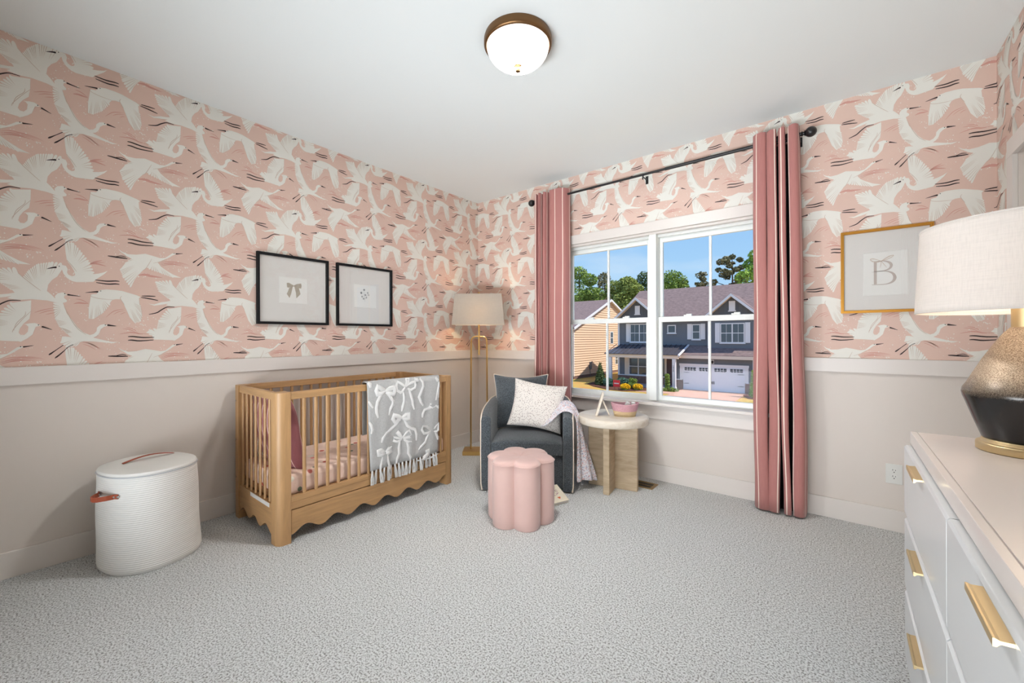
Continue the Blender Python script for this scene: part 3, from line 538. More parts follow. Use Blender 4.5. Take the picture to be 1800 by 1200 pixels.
ROSEST = stripes('rose_striped_cushion_cloth', s(170, 108, 112), s(152, 92, 98), s(240, 215, 206), 0.07, 0.006, axis=0)
cu = pillow('crib_cushion', ROSEST, (-2.86, 1.115, 0.60), (1, 0.05, 0.0), (0, -0.17, 1), 0.50, 0.48, 0.16, seed=4)
tag(cu, 'dusty rose cushion with thin pale stripes standing at the left end inside the crib', 'cushion')

# draped bow blanket
LINEN = mat('grey_linen_throw', s(194, 194, 192), 0.95, vary=0.12, vscale=60, bump=0.4, bscale=200)
TUFT = mat('white_tufted_yarn', s(244, 243, 240), 0.95, bump=0.7, bscale=260)
BXF, BXI = CX1_+0.012, CX1_-0.045
def bl_pt(y, q):
    """q = distance along the cloth from the crest: positive goes down the front"""
    wob = 0.004*sin(y*27+1)+0.003*sin(y*61)
    if q > 0.02: x = BXF+0.004+wob*(min(1, q*3))+0.006*sin(y*17)*q; z = CH+0.012-(q-0.02)
    elif q < -0.06: x = BXI-0.004-wob; z = CH+0.010-(-q-0.06)
    else:
        t_ = (q+0.06)/0.08; x = BXI+(BXF-BXI)*t_; z = CH+0.012+0.004*sin(pi*t_)
    return (x, y, z)
def bly(u, q):  # slight taper of the hanging cloth
    return (1.532+0.022*max(0, q)/0.6)+(u)*((2.168-0.018*max(0, q)/0.6)-(1.532+0.022*max(0, q)/0.6))
qs = [-0.42+0.36*k/8 for k in range(8)]+[-0.06, -0.05, -0.035, -0.02, 0, 0.012, 0.02]+[0.02+0.6*k/16 for k in range(1, 17)]
bl = MB().grid([[bl_pt(bly(k/40, q), q) for k in range(41)] for q in qs]).build('throw_blanket', LINEN, solid=0.006, angle=80)
tag(bl, 'pale grey throw with tufted white bows and tassels hung over the crib rail', 'blanket')
def z4(x, y):   # measured print position -> cloth coordinates (u 0..1, q)
    yy = 640+y/5.217; xx = 640+x/5.217
    d = (-sin(YAW)+cos(YAW)*((xx-900)/F_PX), cos(YAW)+sin(YAW)*((xx-900)/F_PX), -((yy-591.9)+0.0033*(xx-900))/F_PX)
    k = (BXF+0.004)/d[0]; return (d[1]*k, CH+0.032-(H_CAM+d[2]*k))
BOWS = [
 [('190,240 150,225 118,205 112,240 120,272 155,268 190,250', 26), ('190,245 235,225 272,212 280,245 275,275 235,268 195,255', 26), ('185,255 140,300 118,345 108,400 112,440 125,490', 17), ('200,260 240,300 265,335 262,370 240,410 224,468', 17)],
 [('375,205 340,180 305,160 293,200 298,238 335,262 355,240 372,212', 15), ('378,205 420,175 458,158 468,190 462,218 420,238 395,220', 15), ('375,200 388,160 385,120 405,125 402,165 380,205', 12), ('355,245 366,300 366,340 352,390 344,432', 16), ('408,235 425,290 437,335 440,370 455,412', 16)],
 [('452,128 480,145 500,150', 20), ('505,128 535,160 540,200 520,250 498,300 515,340 537,378', 16)],
 [('345,492 310,478 272,465 265,500 280,530 330,505', 24), ('345,492 380,465 402,450 403,498 375,500 350,495', 24), ('322,510 285,560 240,600 195,630 165,680 155,720', 16), ('365,505 390,560 420,585 460,595 475,640 474,698', 16)],
 [('345,678 320,650 295,625 305,612 330,640 348,672', 15), ('345,682 300,675 268,668 268,700 300,712 340,690', 14), ('350,675 385,625 405,600 425,640 395,665 355,680', 15), ('355,682 405,668 430,672 425,705 390,708 360,690', 14), ('328,690 318,760 320,820 300,870 294,910', 16), ('385,695 400,760 398,810 415,850 412,882', 16)],
 [('610,608 570,570 535,570 522,600 545,635 585,630 608,612', 14), ('612,608 650,575 690,535 695,600 660,618 620,612', 14), ('602,618 570,680 560,715 515,755 495,785', 16), ('640,612 665,655 690,685', 16)],
 [('185,805 150,790 125,795 128,830 160,828 185,812', 24), ('188,803 215,778 240,762 242,795 215,808 190,808', 24), ('168,818 160,880 148,930 140,985', 15), ('205,815 210,880 225,925 228,962', 15)],
 [('640,372 600,362 590,385 620,400 650,385', 13), ('650,375 690,395 708,370', 15), ('640,392 590,405 550,420 535,455 530,488', 16)],
 [('655,120 672,150 690,150', 20), ('693,155 685,200 672,250 655,330', 15), ('700,150 710,220 712,300', 10)],
 [('560,800 585,792 588,820 555,850 535,872', 26), ('470,885 540,872 600,858 650,838 690,812', 10)],
 [('40,530 60,560 70,600 60,640', 14)], [('35,340 55,370 75,400', 12)], [('30,165 50,185 55,215', 18)]]
for bow in BOWS:
    mb = MB()
    for st, wd in bow:
        P = [Vector((*z4(*map(float, q.split(','))), 0)) for q in st.split()]
        P = [Vector((min(max(p.x, 1.537+0.022*p.y), 2.163-0.02*p.y), p.y, 0)) for p in P]
        pts = []
        for p in P:
            x, y, z = bl_pt(p.x, max(p.y, 0.0)); pts.append((x+0.004, y, z))
        mb.tube(pts, [wd*0.00078*(0.6 if i in (0, len(pts)-1) else 1) for i in range(len(pts))], 8, flat=1.0)
    for v in mb.v:      # flatten the cords against the cloth
        v.x = BXF+0.006+0.006*sin(v.y*17)*0.3+(v.x-BXF-0.006)*0.45
    mb.build('bow', TUFT, bl, angle=80)
ts = MB()
for k in range(7):
    a = 2*pi*k/7; ts.tube([(0.002*cos(a), 0.002*sin(a), 0), (0.0045*cos(a), 0.005*sin(a), -0.012), (0.004*cos(a), 0.004*sin(a), -0.02), (0.008*cos(a), 0.010*sin(a), -0.06), (0.007*cos(a+.4), 0.010*sin(a+.4), -0.1)], 0.0026, 5)
tas = ts.build('tassel', TUFT, bl)
NT = 19
for k in range(NT):
    y = bly((k+0.4)/NT, 0.62); p = Vector(bl_pt(y, 0.618))
    o = tas if k == 0 else dup(tas, bl)
    o.location = p; o.rotation_euler = (0.12*sin(k*2.3), 0.08*sin(k*1.7), k*1.1)

# ---------------------------------------------------------------- hamper
ROPE = mat('white_cotton_rope', s(232, 231, 226), 0.95)
hc = Vector((-2.985, 0.512, 0))
hp = thing('laundry_hamper', 'white woven rope laundry hamper with zipped lid and tan leather handles', 'hamper', hc)
def hring(z, n=72):
    kk = z/0.52
    a_, b_ = 0.222, 0.208-0.014*kk; out = []
    for k in range(n):
        th = 2*pi*k/n; r_ = 1/((abs(cos(th)/a_)**2.3+abs(sin(th)/b_)**2.3)**(1/2.3))
        r_ *= 1+0.012*sin(3*th+z*9)*sin(pi*kk)+0.02*sin(2*th+1+z*14)*sin(pi*kk)*0.6
        r_ += 0.0016*abs(sin(pi*z/0.0105)) if 0 < z < 0.5 else 0
        if z < 0.03: r_ *= 0.955+0.045*sin(pi/2*z/0.03)
        rot = radians(18)*(1-0.2*kk); x, y = r_*cos(th), r_*sin(th)
        out.append((hc.x+x*cos(rot)-y*sin(rot)-0.0*kk, hc.y+x*sin(rot)+y*cos(rot)-0.012*kk, z))
    return out
zs = [0.0]+[0.0105*k/5 for k in range(1, 237)]
mb = MB(); mb.grid([hring(z) for z in zs], closeu=True); n = 72; mb.Fc([n-1-k for k in range(n)]); mb.build('basket_body', ROPE, hp)
top = hring(0.5); cxy = Vector((hc.x, hc.y-0.012, 0))
rows = []
for r_, dz in ((1.0, -0.004), (1.01, 0.006), (0.99, 0.014), (0.9, 0.02), (0.6, 0.024), (0.3, 0.025), (0.02, 0.025)):
    rows.append([(cxy.x+(p[0]-cxy.x)*r_, cxy.y+(p[1]-cxy.y)*r_, 0.5+dz) for p in top])
mb = MB(); mb.grid(rows, closeu=True); mb.Fc([len(mb.v)-72+k for k in range(72)]); mb.build('lid', ROPE, hp)
MB().tube([(cxy.x+(p[0]-cxy.x)*1.012, cxy.y+(p[1]-cxy.y)*1.012, 0.497) for p in top], 0.0035, 6, closed=True).build('zipper', mat('grey_zip', s(190, 192, 196), 0.5), hp)
def strap(path, wd, th, name, nrm, label=None):
    P = [Vector(p) for p in path]; nrm = Vector(nrm); rows = []
    for i, p in enumerate(P):
        d = (P[min(i+1, len(P)-1)]-P[max(i-1, 0)]).normalized(); wv_ = nrm; o2 = d.cross(wv_).normalized()
        rows.append([p+wv_*wd/2+o2*th/2, p+wv_*wd/2-o2*th/2, p-wv_*wd/2-o2*th/2, p-wv_*wd/2+o2*th/2])
    mb = MB(); mb.grid(rows, closeu=True); mb.Fc((3, 2, 1, 0)); m_ = len(mb.v); mb.Fc((m_-4, m_-3, m_-2, m_-1))
    return mb.build(name, LEATHER, hp, smooth=False, bevel=0.001, label=label)
def hp_at(th, z, out=0.0):
    p = hring(z, 360)[int(round(math.degrees(th))) % 360]; c0 = Vector((hc.x, hc.y-0.006, z)); v = Vector(p)-c0; return c0+v*(1+out/v.length)
for ths in ((-58, -100), (122, 80)):
    th0, th1 = [radians(a) for a in ths]
    lift = [0.004, 0.006, 0.03, 0.055, 0.06, 0.055, 0.03, 0.006, 0.004]; pp = []
    for k in range(9): a = th0+(th1-th0)*k/8; pp.append(hp_at(a-radians(18)*0, 0.405, lift[k]))
    h_ = strap(pp, 0.024, 0.004, 'side_handle', (0, 0, 1), 'tan leather side handle')
    for k in (0, 1, 7, 8):
        a = th0+(th1-th0)*(k/8); q = hp_at(a, 0.405, lift[k]+0.002)
        MB().lathe([(0.0045, -0.0045), (0.0062, 0), (0.0045, 0.0045)], q, 10).build('rivet', SILVER, h_)
pa, pb = Vector((hc.x-0.02, hc.y-0.115, 0.524)), Vector((hc.x-0.07, hc.y+0.11, 0.524))
pp = [pa+(pb-pa)*k/10+Vector((0, 0, 0.004+0.018*max(0, sin(pi*(k/10))))) for k in range(11)]
strap(pp, 0.02, 0.0035, 'lid_handle', (pb-pa).cross(Vector((0, 0, 1))).normalized(), 'tan leather strap on the lid')

# ---------------------------------------------------------------- armchair (local: a right, d back, z up)
FCH = Vector((-1.893, 2.525, 0)); NB = Vector((-0.552, 0.834, 0)); RR_ = Vector((0.834, 0.552, 0))
def ch(a, d, z): return FCH+RR_*a+NB*d+Vector((0, 0, z))
ac = thing('armchair', 'charcoal boucle barrel armchair with cream piping beside the round wooden table', 'armchair', ch(0, 0.38, 0))
def ucurve(n=48):
    """outer outline of the barrel from left front to right front with inward normals"""
    P = []
    for k in range(n+1):
        t_ = k/n
        if t_ < 0.28: q = t_/0.28; P.append((-0.355-0.012*sin(pi*q), 0.0+0.40*q))
        elif t_ > 0.72: q = (1-t_)/0.28; P.append((0.355+0.012*sin(pi*q), 0.0+0.40*q))
        else:
            an = pi*(t_-0.28)/0.44; P.append((-0.355*cos(an), 0.40+0.36*sin(an)**0.85 if sin(an) > 0 else 0.40))
    return P
U0 = ucurve(); TH = 0.078
def topz(d): return 0.578+0.09*min(1, max(0, d)/0.6)**0.8
rows = []; crest = []; m_ = len(U0)
for i, (a, d) in enumerate(U0):
    a2, d2 = U0[min(i+1, m_-1)]; a1, d1 = U0[max(i-1, 0)]; tx, ty = a2-a1, d2-d1; l = sqrt(tx*tx+ty*ty); nx, ny = ty/l, -tx/l
    zt = topz(d); o_ = []
    for (k, z) in ((0.10, 0.012), (0.0, 0.05), (-0.03, 0.3), (0, zt-0.015), (0.06, zt-0.004), (0.2, zt+0.002), (0.5, zt+0.006), (0.8, zt+0.001), (0.95, zt-0.008), (1.0, zt-0.03), (1.0, 0.3), (1.0, 0.012)):
        o_.append(ch(a+nx*TH*k, d+ny*TH*k, z))
    rows.append(o_); crest.append(ch(a+nx*TH*0.015, d+ny*TH*0.015, zt-0.002))
mb = MB(); mb.grid(rows, closeu=True)
for r_, fl in ((rows[0], -1), (rows[-1], 1)):   # softly padded arm fronts
    c_ = sum((Vector(p) for p in r_), Vector())/len(r_); inner = [Vector(p)+(c_-Vector(p))*0.18-NB*0.016 for p in r_]
    mb.grid([r_, inner], closeu=True); o = len(mb.v)-12; mb.Fc([o+k for k in range(12)])
mb.build('upholstered_shell', BOUCLE, ac, angle=50)
left = [Vector(rows[0][k])-NB*0.003 for k in (0, 1, 2, 3)]; right = [Vector(rows[-1][k])-NB*0.003 for k in (3, 2, 1, 0)]
MB().tube(left+crest+right, 0.0055, 6).build('piping', PIPING, ac, label='cream piping along the outer edge')
def softbox(a0, a1, d0, d1, z0, z1, crown=0.02, n=14):
    mb = MB(); rows = []
    def P(u, v, sd):
        zz = (z1-0.03+0.03*(1-abs(u)**6)*(1-abs(v)**6)**0.5+crown*cos(u*pi/2)*cos(v*pi/2)) if sd > 0 else z0
        return ch(a0+(a1-a0)*(u+1)/2, d0+(d1-d0)*(v+1)/2, zz)
    ax = [sin(pi/2*(2*k/n-1)) for k in range(n+1)]
    mb.grid([[P(u, v, 1) for u in ax] for v in ax]); mb.grid([[P(u, v, -1) for u in ax] for v in ax], flip=True)
    per = [(u, -1) for u in ax[:-1]]+[(1, v) for v in ax[:-1]]+[(u, 1) for u in ax[::-1][:-1]]+[(-1, v) for v in ax[::-1][:-1]]
    mb.grid([[P(u, v, -1) for u, v in per], [P(u, v, 1) for u, v in per]], closeu=True); return mb
o = softbox(-0.274, 0.274, -0.008, 0.60, 0.292, 0.408, 0.016).build('seat_cushion', BOUCLE, ac, angle=60, bevel=0.012, bseg=3)
mb = MB(); mb.T = Matrix(((RR_.x, NB.x, 0, FCH.x), (RR_.y, NB.y, 0, FCH.y), (0, 0, 1, 0), (0, 0, 0, 1)))
mb.box(-0.277, 0.277, 0.012, 0.55, 0.03, 0.287); mb.build('seat_base', BOUCLE, ac, smooth=False, bevel=0.01)
mb = MB(); mb.T = Matrix.Translation(ch(0, 0.38, 0)); mb.lathe([(0.24, 0.0), (0.24, 0.03)], (0, 0, 0), 32); mb.build('swivel_base', BLACK, ac)
bc = pillow('lumbar_cushion', BOUCLE, ch(-0.082, 0.475, 0.625), RR_, NB*0.26+Vector((0, 0, 1)), 0.49, 0.49, 0.21, pinch=0.13, piping=PIPING, seed=2)
tag(bc, 'charcoal boucle cushion with cream piping leaning on the armchair back', 'cushion')
SPECK = dots('speckled_white_cloth', s(226, 219, 211), [(s(120, 104, 100), 88, 0.24, 0.0), (s(160, 136, 128), 80, 0.2, 5.0)], 70, 0.2, bump=0.15)
ca_, sa_ = cos(radians(-9)), sin(radians(-9)); lean = (NB*0.30+Vector((0, 0, 1))).normalized()
wp = pillow('throw_pillow', SPECK, ch(0.075, 0.285, 0.625), RR_*ca_+lean*sa_, lean*ca_-RR_*sa_, 0.45, 0.40, 0.14, pinch=0.10, seed=9)
tag(wp, 'white cushion with tiny dark speckles in front of the charcoal cushion', 'cushion')
FLORAL = dots('floral_print_cloth', s(232, 228, 232), [(s(222, 180, 176), 52, 0.30, 0.0), (s(110, 118, 152), 62, 0.22, 4.0), (s(168, 176, 196), 74, 0.26, 9.0), (s(226, 190, 184), 80, 0.28, 13.0)], 70, 0.2, bump=0.1)
fr_ = [(0.105, 0.455, 0.20), (0.15, 0.475, 0.15), (0.20, 0.52, 0.12), (0.255, 0.60, 0.10), (0.30, 0.618, 0.085), (0.345, 0.613, 0.075), (0.382, 0.57, 0.06), (0.388, 0.45, 0.05), (0.386, 0.3, 0.045), (0.382, 0.18, 0.04), (0.378, 0.07, 0.035)]
bk_ = [(0.12, 0.47, 0.27), (0.17, 0.50, 0.27), (0.22, 0.58, 0.27), (0.262, 0.655, 0.28), (0.30, 0.672, 0.29), (0.35, 0.668, 0.29), (0.40, 0.62, 0.27), (0.435, 0.47, 0.25), (0.475, 0.32, 0.22), (0.515, 0.19, 0.19), (0.56, 0.045, 0.16)]
rows = []
for i, (p, q) in enumerate(zip(fr_, bk_)):
    row = []
    for k in range(17):
        t_ = k/16; a = p[0]+(q[0]-p[0])*t_; z = p[1]+(q[1]-p[1])*t_; d = p[2]+(q[2]-p[2])*t_
        am = 0.014 if i < 6 else 0.02
        w_ = am*sin(t_*pi*4+0.3)*sin(pi*t_)
        if i <= 5: z += abs(w_)+0.012*(i < 3)
        else: a += w_*0.9+0.004; d -= w_*0.7
        if i == 10: z += 0.02*t_*(1-t_)*4*0.6
        row.append(ch(a, d, z))
    rows.append(row)
th = MB().grid(rows).build('throw', FLORAL, solid=0.008, angle=80, subd=2)
tag(th, 'small floral print throw draped over the right arm of the charcoal armchair', 'blanket')

# ---------------------------------------------------------------- ottoman
oc = Vector((-1.664, 2.153, 0)); ot = thing('ottoman', 'blush pink velvet flower-shaped ottoman in front of the armchair', 'ottoman', oc)
fwa = atan2(-cos(YAW), sin(YAW))     # direction from ottoman towards the camera
def petal(sc, z, n=180, R0=0.138, r0=0.0855, sub=0.0):
    out = []
    for k in range(n):
        th = 2*pi*k/n; best = 0
        for j in range(6):
            pa_ = fwa+radians(15)+j*pi/3+pi/3*0; dx, dy = R0*cos(pa_), R0*sin(pa_)
            bb = cos(th)*dx+sin(th)*dy; disc = bb*bb-(R0*R0-r0*r0)
            if disc > 0: best = max(best, bb+sqrt(disc))
        if best == 0: best = 0.1
        best = best-sub; out.append((oc.x+cos(th)*best*sc, oc.y+sin(th)*best*sc, z))
    return out
mb = MB(); mb.grid([petal(1, z, sub=sb) for z, sb in ((0.0, 0.008), (0.01, 0.001), (0.05, 0), (0.2, -0.0015), (0.36, 0), (0.385, 0.001), (0.395, 0.004))], closeu=True); mb.build('side_upholstery', PINKV, ot, angle=70)
rows = [petal(1, 0.393, sub=0.002), petal(1, 0.403, sub=0.003)]
for sb, z in ((0.012, 0.412), (0.025, 0.418), (0.04, 0.421)): rows.append(petal(1, z, sub=sb))
for sc_, z in ((0.6, 0.421), (0.4, 0.419), (0.2, 0.414), (0.02, 0.410)): rows.append(petal(sc_, z, sub=0.04))
mb = MB(); mb.grid(rows, closeu=True); mb.build('top_cushion', PINKV, ot, angle=70)
MB().tube(petal(1.0, 0.3965, sub=-0.001), 0.0035, 6, closed=True).build('piping', PINKV, ot)
for j in range(6):
    aa = fwa+radians(15)+pi/6+j*pi/3; r_ = 0.1378*cos(pi/6)+sqrt(max(0, 0.0855**2-(0.138*0.5)**2)) + 0.0005
    MB().tube([(oc.x+r_*cos(aa), oc.y+r_*sin(aa), z) for z in (0.005, 0.2, 0.392)], 0.0016, 6).build('seam', PINKV, ot)

# ---------------------------------------------------------------- side table
tcx, tcy = -1.425, 3.05
tb = thing('side_table', 'round bleached wood side table on crossed plank legs under the window', 'table', (tcx, tcy, 0))
MB().lathe([(0.255, 0.515), (0.268, 0.517), (0.275, 0.526), (0.275, 0.564), (0.27, 0.573), (0.26, 0.576)], (tcx, tcy, 0), 72).build('tabletop', RAWT, tb, angle=50)
r9 = radians(10)
def legpanel(ang, hl):
    mb = MB(); mb.T = Matrix.Translation((tcx, tcy, 0)) @ Matrix.Rotation(ang, 4, 'Z'); mb.box(-hl, hl, -0.024, 0.024, 0, 0.515); return mb
lp = legpanel(r9, 0.195).build('leg_panel', RAWP, tb, smooth=False, bevel=0.004)
for sg in (-1, 1):
    mb = MB(); mb.T = Matrix.Translation((tcx, tcy, 0)) @ Matrix.Rotation(r9-pi/2, 4, 'Z')
    mb.box(0.025*sg if sg > 0 else -0.195, 0.195 if sg > 0 else -0.025, -0.024, 0.024, 0, 0.515); mb.build('leg_panel', RAWP, tb, smooth=False, bevel=0.004)
# easel sign on the table
TT = 0.576
es = thing('easel_frame', 'small pale wooden easel frame seen edge-on, left on the round side table', 'photo frame', (-1.49, 2.95, TT))
vd = Vector((-0.443, 0.896, 0)); sd = Vector((0.896, 0.443, 0))       # away from the camera / to its right
b0 = Vector((-1.506, 2.905, TT)); top_ = b0+sd*0.055+Vector((0, 0, 0.185))
mb = MB(); u_ = (top_-b0).normalized(); nrm_ = u_.cross(vd).normalized()
P = []
for q in (b0, top_):
    for a, c in ((0, 0), (1, 0), (1, 1), (0, 1)): P.append(q+vd*0.125*a+nrm_*0.018*c*-1)
mb.mesh(P, [(0, 1, 2, 3), (7, 6, 5, 4), (0, 4, 5, 1), (1, 5, 6, 2), (2, 6, 7, 3), (3, 7, 4, 0)]); mb.build('front_board', RAWT, es, smooth=False, bevel=0.002)
q0 = b0+sd*0.044+Vector((0, 0, 0.135))+vd*0.045; q1 = b0+sd*0.105+vd*0.045
mb = MB(); dd = (q1-q0).normalized(); n2_ = dd.cross(vd).normalized(); P = []
for q in (q0, q1):
    for a, c in ((0, 0), (1, 0), (1, 1), (0, 1)): P.append(q+vd*0.03*a+n2_*0.012*c)
lo = min(p.z for p in P)
for p in P: p.z += max(0, TT-lo)
mb.mesh(P, [(0, 1, 2, 3), (7, 6, 5, 4), (0, 4, 5, 1), (1, 5, 6, 2), (2, 6, 7, 3), (3, 7, 4, 0)]); mb.build('prop_leg', RAWT, es, smooth=False, bevel=0.002)
# rope basket
bk = thing('rope_basket', 'small oval rope basket, dusty pink above natural straw, on the round side table', 'basket', (-1.33, 3.065, TT))
ra = YAW-0.12
def bprof(rs, zs_): return [(r, z) for r, z in zip(rs, zs_)]
PKR = mat('pink_rope', s(205, 158, 166), 0.9, bump=0.5, bscale=60); STRAW = mat('natural_straw_rope', s(212, 188, 146), 0.9, bump=0.5, bscale=60)
def coil(z0, z1, m, nm):
    mb = MB(); k = 0; z = z0
    while z < z1-1e-6:
        t_ = (z-0.0)/0.095; a_ = 0.078+0.026*t_
        mb.tube([(-1.33+a_*cos(ra)*cos(x)-a_*0.68*sin(ra)*sin(x), 3.065+a_*sin(ra)*cos(x)+a_*0.68*cos(ra)*sin(x), TT+0.0045+z+0.006*cos(2*x)*t_) for x in [2*pi*i/40 for i in range(40)]], 0.0052, 6, closed=True)
        z += 0.0085
    return mb.build(nm, m, bk)
coil(0, 0.042, STRAW, 'straw_band'); coil(0.0425, 0.095, PKR, 'pink_band')
MB().lathe([(0.078, TT+0.001), (0.078, TT+0.006)], (-1.33, 3.065, 0), 40, sx=1, sy=0.68, rot=ra).build('base', STRAW, bk)
for i, (dx, dz, rz_, lb) in enumerate(((0.012, 0.048, 0.5, 'white toy block tilted against the far rim of the rope basket'), (0.062, 0.044, 0.1, 'white toy block at the right end inside the rope basket'))):
    mb = MB(); mb.T = Matrix.Translation(Vector((-1.33, 3.065, TT+0.03+dz))+Vector((cos(ra), sin(ra), 0))*dx) @ Matrix.Rotation(ra, 4, 'Z') @ Matrix.Rotation(rz_, 4, 'Y')
    mb.box(-0.014, 0.014, -0.02, 0.02, -0.035, 0.035)
    tag(mb.build('toy_block', PAPER2, smooth=False, bevel=0.003), lb, 'toy')
# ---------------------------------------------------------------- floor lamp
lc = fw_ = Vector((-sin(YAW), cos(YAW), 0))*4.24+Vector((cos(YAW), sin(YAW), 0))*(-0.342)
FA = Vector((cos(YAW), sin(YAW), 0)); FB = Vector((-sin(YAW), cos(YAW), 0))
fl = thing('floor_lamp', 'brass floor lamp with double rod and rectangular linen shade in the far corner', 'lamp', (lc.x, lc.y, 0))
LT = Matrix(((FA.x, FB.x, 0, lc.x), (FA.y, FB.y, 0, lc.y), (0, 0, 1, 0), (0, 0, 0, 1)))
mb = MB(); mb.T = LT; mb.box(-0.165, 0.165, -0.10, 0.10, 0.0, 0.04); mb.build('base', GOLD, fl, smooth=False, bevel=0.003)
uu = [(-0.088, 0, 0.04), (-0.086, 0, 0.6), (-0.081, 0, 1.13)]+[(-0.081+0.045-0.045*cos(a), 0, 1.155+0.05*sin(a)) for a in (0.3, 0.8, 1.2, pi/2)]+[(0.081-0.045+0.045*sin(a), 0, 1.155+0.05*cos(a)) for a in (0, 0.4, 0.8, 1.25)]+[(0.081, 0, 1.13), (0.082, 0, 0.6), (0.084, 0, 0.04)]
mb = MB(); mb.T = LT; mb.tube(uu, 0.008, 10); mb.build('bent_rod', GOLD, fl)
mb = MB(); mb.T = LT; mb.tube([(0, 0, 1.015), (0, 0, 1.38)], 0.0095, 12); mb.build('stem', GOLD, fl)
mb = MB(); mb.T = LT; mb.tube([(-0.245, 0, 1.628), (0.245, 0, 1.628)], 0.003, 6); mb.tube([(0, -0.11, 1.628), (0, 0.11, 1.628)], 0.003, 6); mb.tube([(0, 0, 1.38), (0, 0, 1.63)], 0.004, 6); mb.build('harp', GOLD, fl)
mb = MB(); mb.T = LT; mb.lathe([(0.006, 1.63), (0.006, 1.645), (0.012, 1.65), (0.012, 1.66), (0.004, 1.667)], (0, 0, 0), 16); mb.build('finial', GOLD, fl)
SHADE = shademat('linen_lamp_shade', s(206, 198, 186), 0.33)
mb = MB(); mb.T = LT
mb.grid([[(-0.265, -0.125, 1.325), (0.265, -0.125, 1.325), (0.265, 0.125, 1.325), (-0.265, 0.125, 1.325)], [(-0.235, -0.11, 1.64), (0.235, -0.11, 1.64), (0.235, 0.11, 1.64), (-0.235, 0.11, 1.64)]], closeu=True)
mb.build('lamp_shade', SHADE, fl, smooth=False, solid=0.003)
mb = MB(); mb.T = LT; mb.lathe([(0.012, 1.40), (0.02, 1.42), (0.03, 1.46), (0.028, 1.49), (0.01, 1.51)], (0, 0, 0), 16); BULB = mat('warm_bulb', (1, 0.85, 0.65), 0.5, emit=(1, 0.68, 0.38), estr=75)
mb.build('bulb', BULB, fl)
# ---------------------------------------------------------------- pictures
def stroke(mb, pts, wd, fn, sub=6):
    P = [Vector((a, b_)) for a, b_ in pts]; Q = []; W = []
    for i in range(len(P)-1):
        p0, p1, p2, p3 = P[max(i-1, 0)], P[i], P[i+1], P[min(i+2, len(P)-1)]
        for k in range(sub):
            t_ = k/sub; Q.append(0.5*((2*p1)+(p2-p0)*t_+(2*p0-5*p1+4*p2-p3)*t_*t_+(3*p1-p0-3*p2+p3)*t_**3)); W.append(wd[i]*(1-t_)+wd[i+1]*t_)
    Q.append(P[-1]); W.append(wd[-1]); n = len(Q); rows = []
    for i, p in enumerate(Q):
        d = Q[min(i+1, n-1)]-Q[max(i-1, 0)]; d.normalize(); nn = Vector((-d.y, d.x))*W[i]/2
        rows.append([fn(*(p+nn)), fn(*(p-nn))])
    mb.grid(rows); return mb
def picture(name, label, group, fn, u0, u1, v0, v1, fw_, dep, fmat, paper, mats_inner):
    """fn(u, v, d) -> point; d = distance out from the wall"""
    r = thing(name, label, 'picture', fn((u0+u1)/2, v0, 0), group)
    mb = MB(); ring = []
    for k, (off, d) in enumerate(((0, 0.002), (0, dep), (fw_*0.45, dep), (fw_*0.5, dep-0.003), (fw_*0.9, dep-0.003), (fw_, dep-0.005), (fw_, 0.006))):
        ring.append([fn(u0+off, v0+off, d), fn(u1-off, v0+off, d), fn(u1-off, v1-off, d), fn(u0+off, v1-off, d)])
    mb.grid(ring, closeu=True); mb.build('frame', fmat, r, smooth=False)
    a = fw_
    MB().mesh([fn(u0+a, v0+a, 0.007), fn(u1-a, v0+a, 0.007), fn(u1-a, v1-a, 0.007), fn(u0+a, v1-a, 0.007)], [(0, 1, 2, 3)]).build('mat_board', PAPER, r, smooth=False, fixn=False)
    p0, p1, q0, q1 = paper
    mb = MB(); e_ = 0.004
    mb.grid([[fn(p0-e_, q0-e_, 0.0072), fn(p1+e_, q0-e_, 0.0072), fn(p1+e_, q1+e_, 0.0072), fn(p0-e_, q1+e_, 0.0072)], [fn(p0, q0, 0.0088), fn(p1, q0, 0.0088), fn(p1, q1, 0.0088), fn(p0, q1, 0.0088)]], closeu=True); mb.Fc((4, 5, 6, 7))
    mb.build('print', PAPER2, r, smooth=False, fixn=False)
    for nm, m, mb in mats_inner: mb.build(nm, m, r, smooth=False, fixn=False)
    MB().mesh([fn(u0+a, v0+a, dep-0.006), fn(u1-a, v0+a, dep-0.006), fn(u1-a, v1-a, dep-0.006), fn(u0+a, v1-a, dep-0.006)], [(0, 1, 2, 3)]).build('glazing', PGLASS, r, smooth=False, fixn=False)
    return r
fL = lambda u, v, d: (XL+d, u, v)
BEIGE = mat('beige_ink', s(176, 166, 150), 0.8, vary=0.15, vscale=40); GREYINK = mat('grey_ink', s(176, 176, 172), 0.8)
mb = MB(); f9 = lambda u, v: fL(u, v, 0.0095)
for poly in ([(1.336,1.613),(1.352,1.616),(1.37,1.606),(1.386,1.599),(1.386,1.589),(1.37,1.585),(1.35,1.578),(1.339,1.58)], [(1.388,1.599),(1.41,1.611),(1.442,1.618),(1.445,1.60),(1.442,1.58),(1.42,1.58),(1.388,1.589)],
             [(1.372,1.587),(1.354,1.577),(1.345,1.55),(1.336,1.531),(1.356,1.501),(1.367,1.53),(1.38,1.589)], [(1.392,1.588),(1.425,1.579),(1.437,1.536),(1.406,1.501),(1.403,1.54)]): mb.flat(poly, f9)
picture('framed_picture', 'black framed square print of a beige ribbon bow, left picture above the crib', 'black framed pictures', fL, 1.131, 1.653, 1.300, 1.820, 0.0185, 0.028, BLKFR, (1.285, 1.487, 1.464, 1.655), [('bow_print', BEIGE, mb)])
mb = MB()
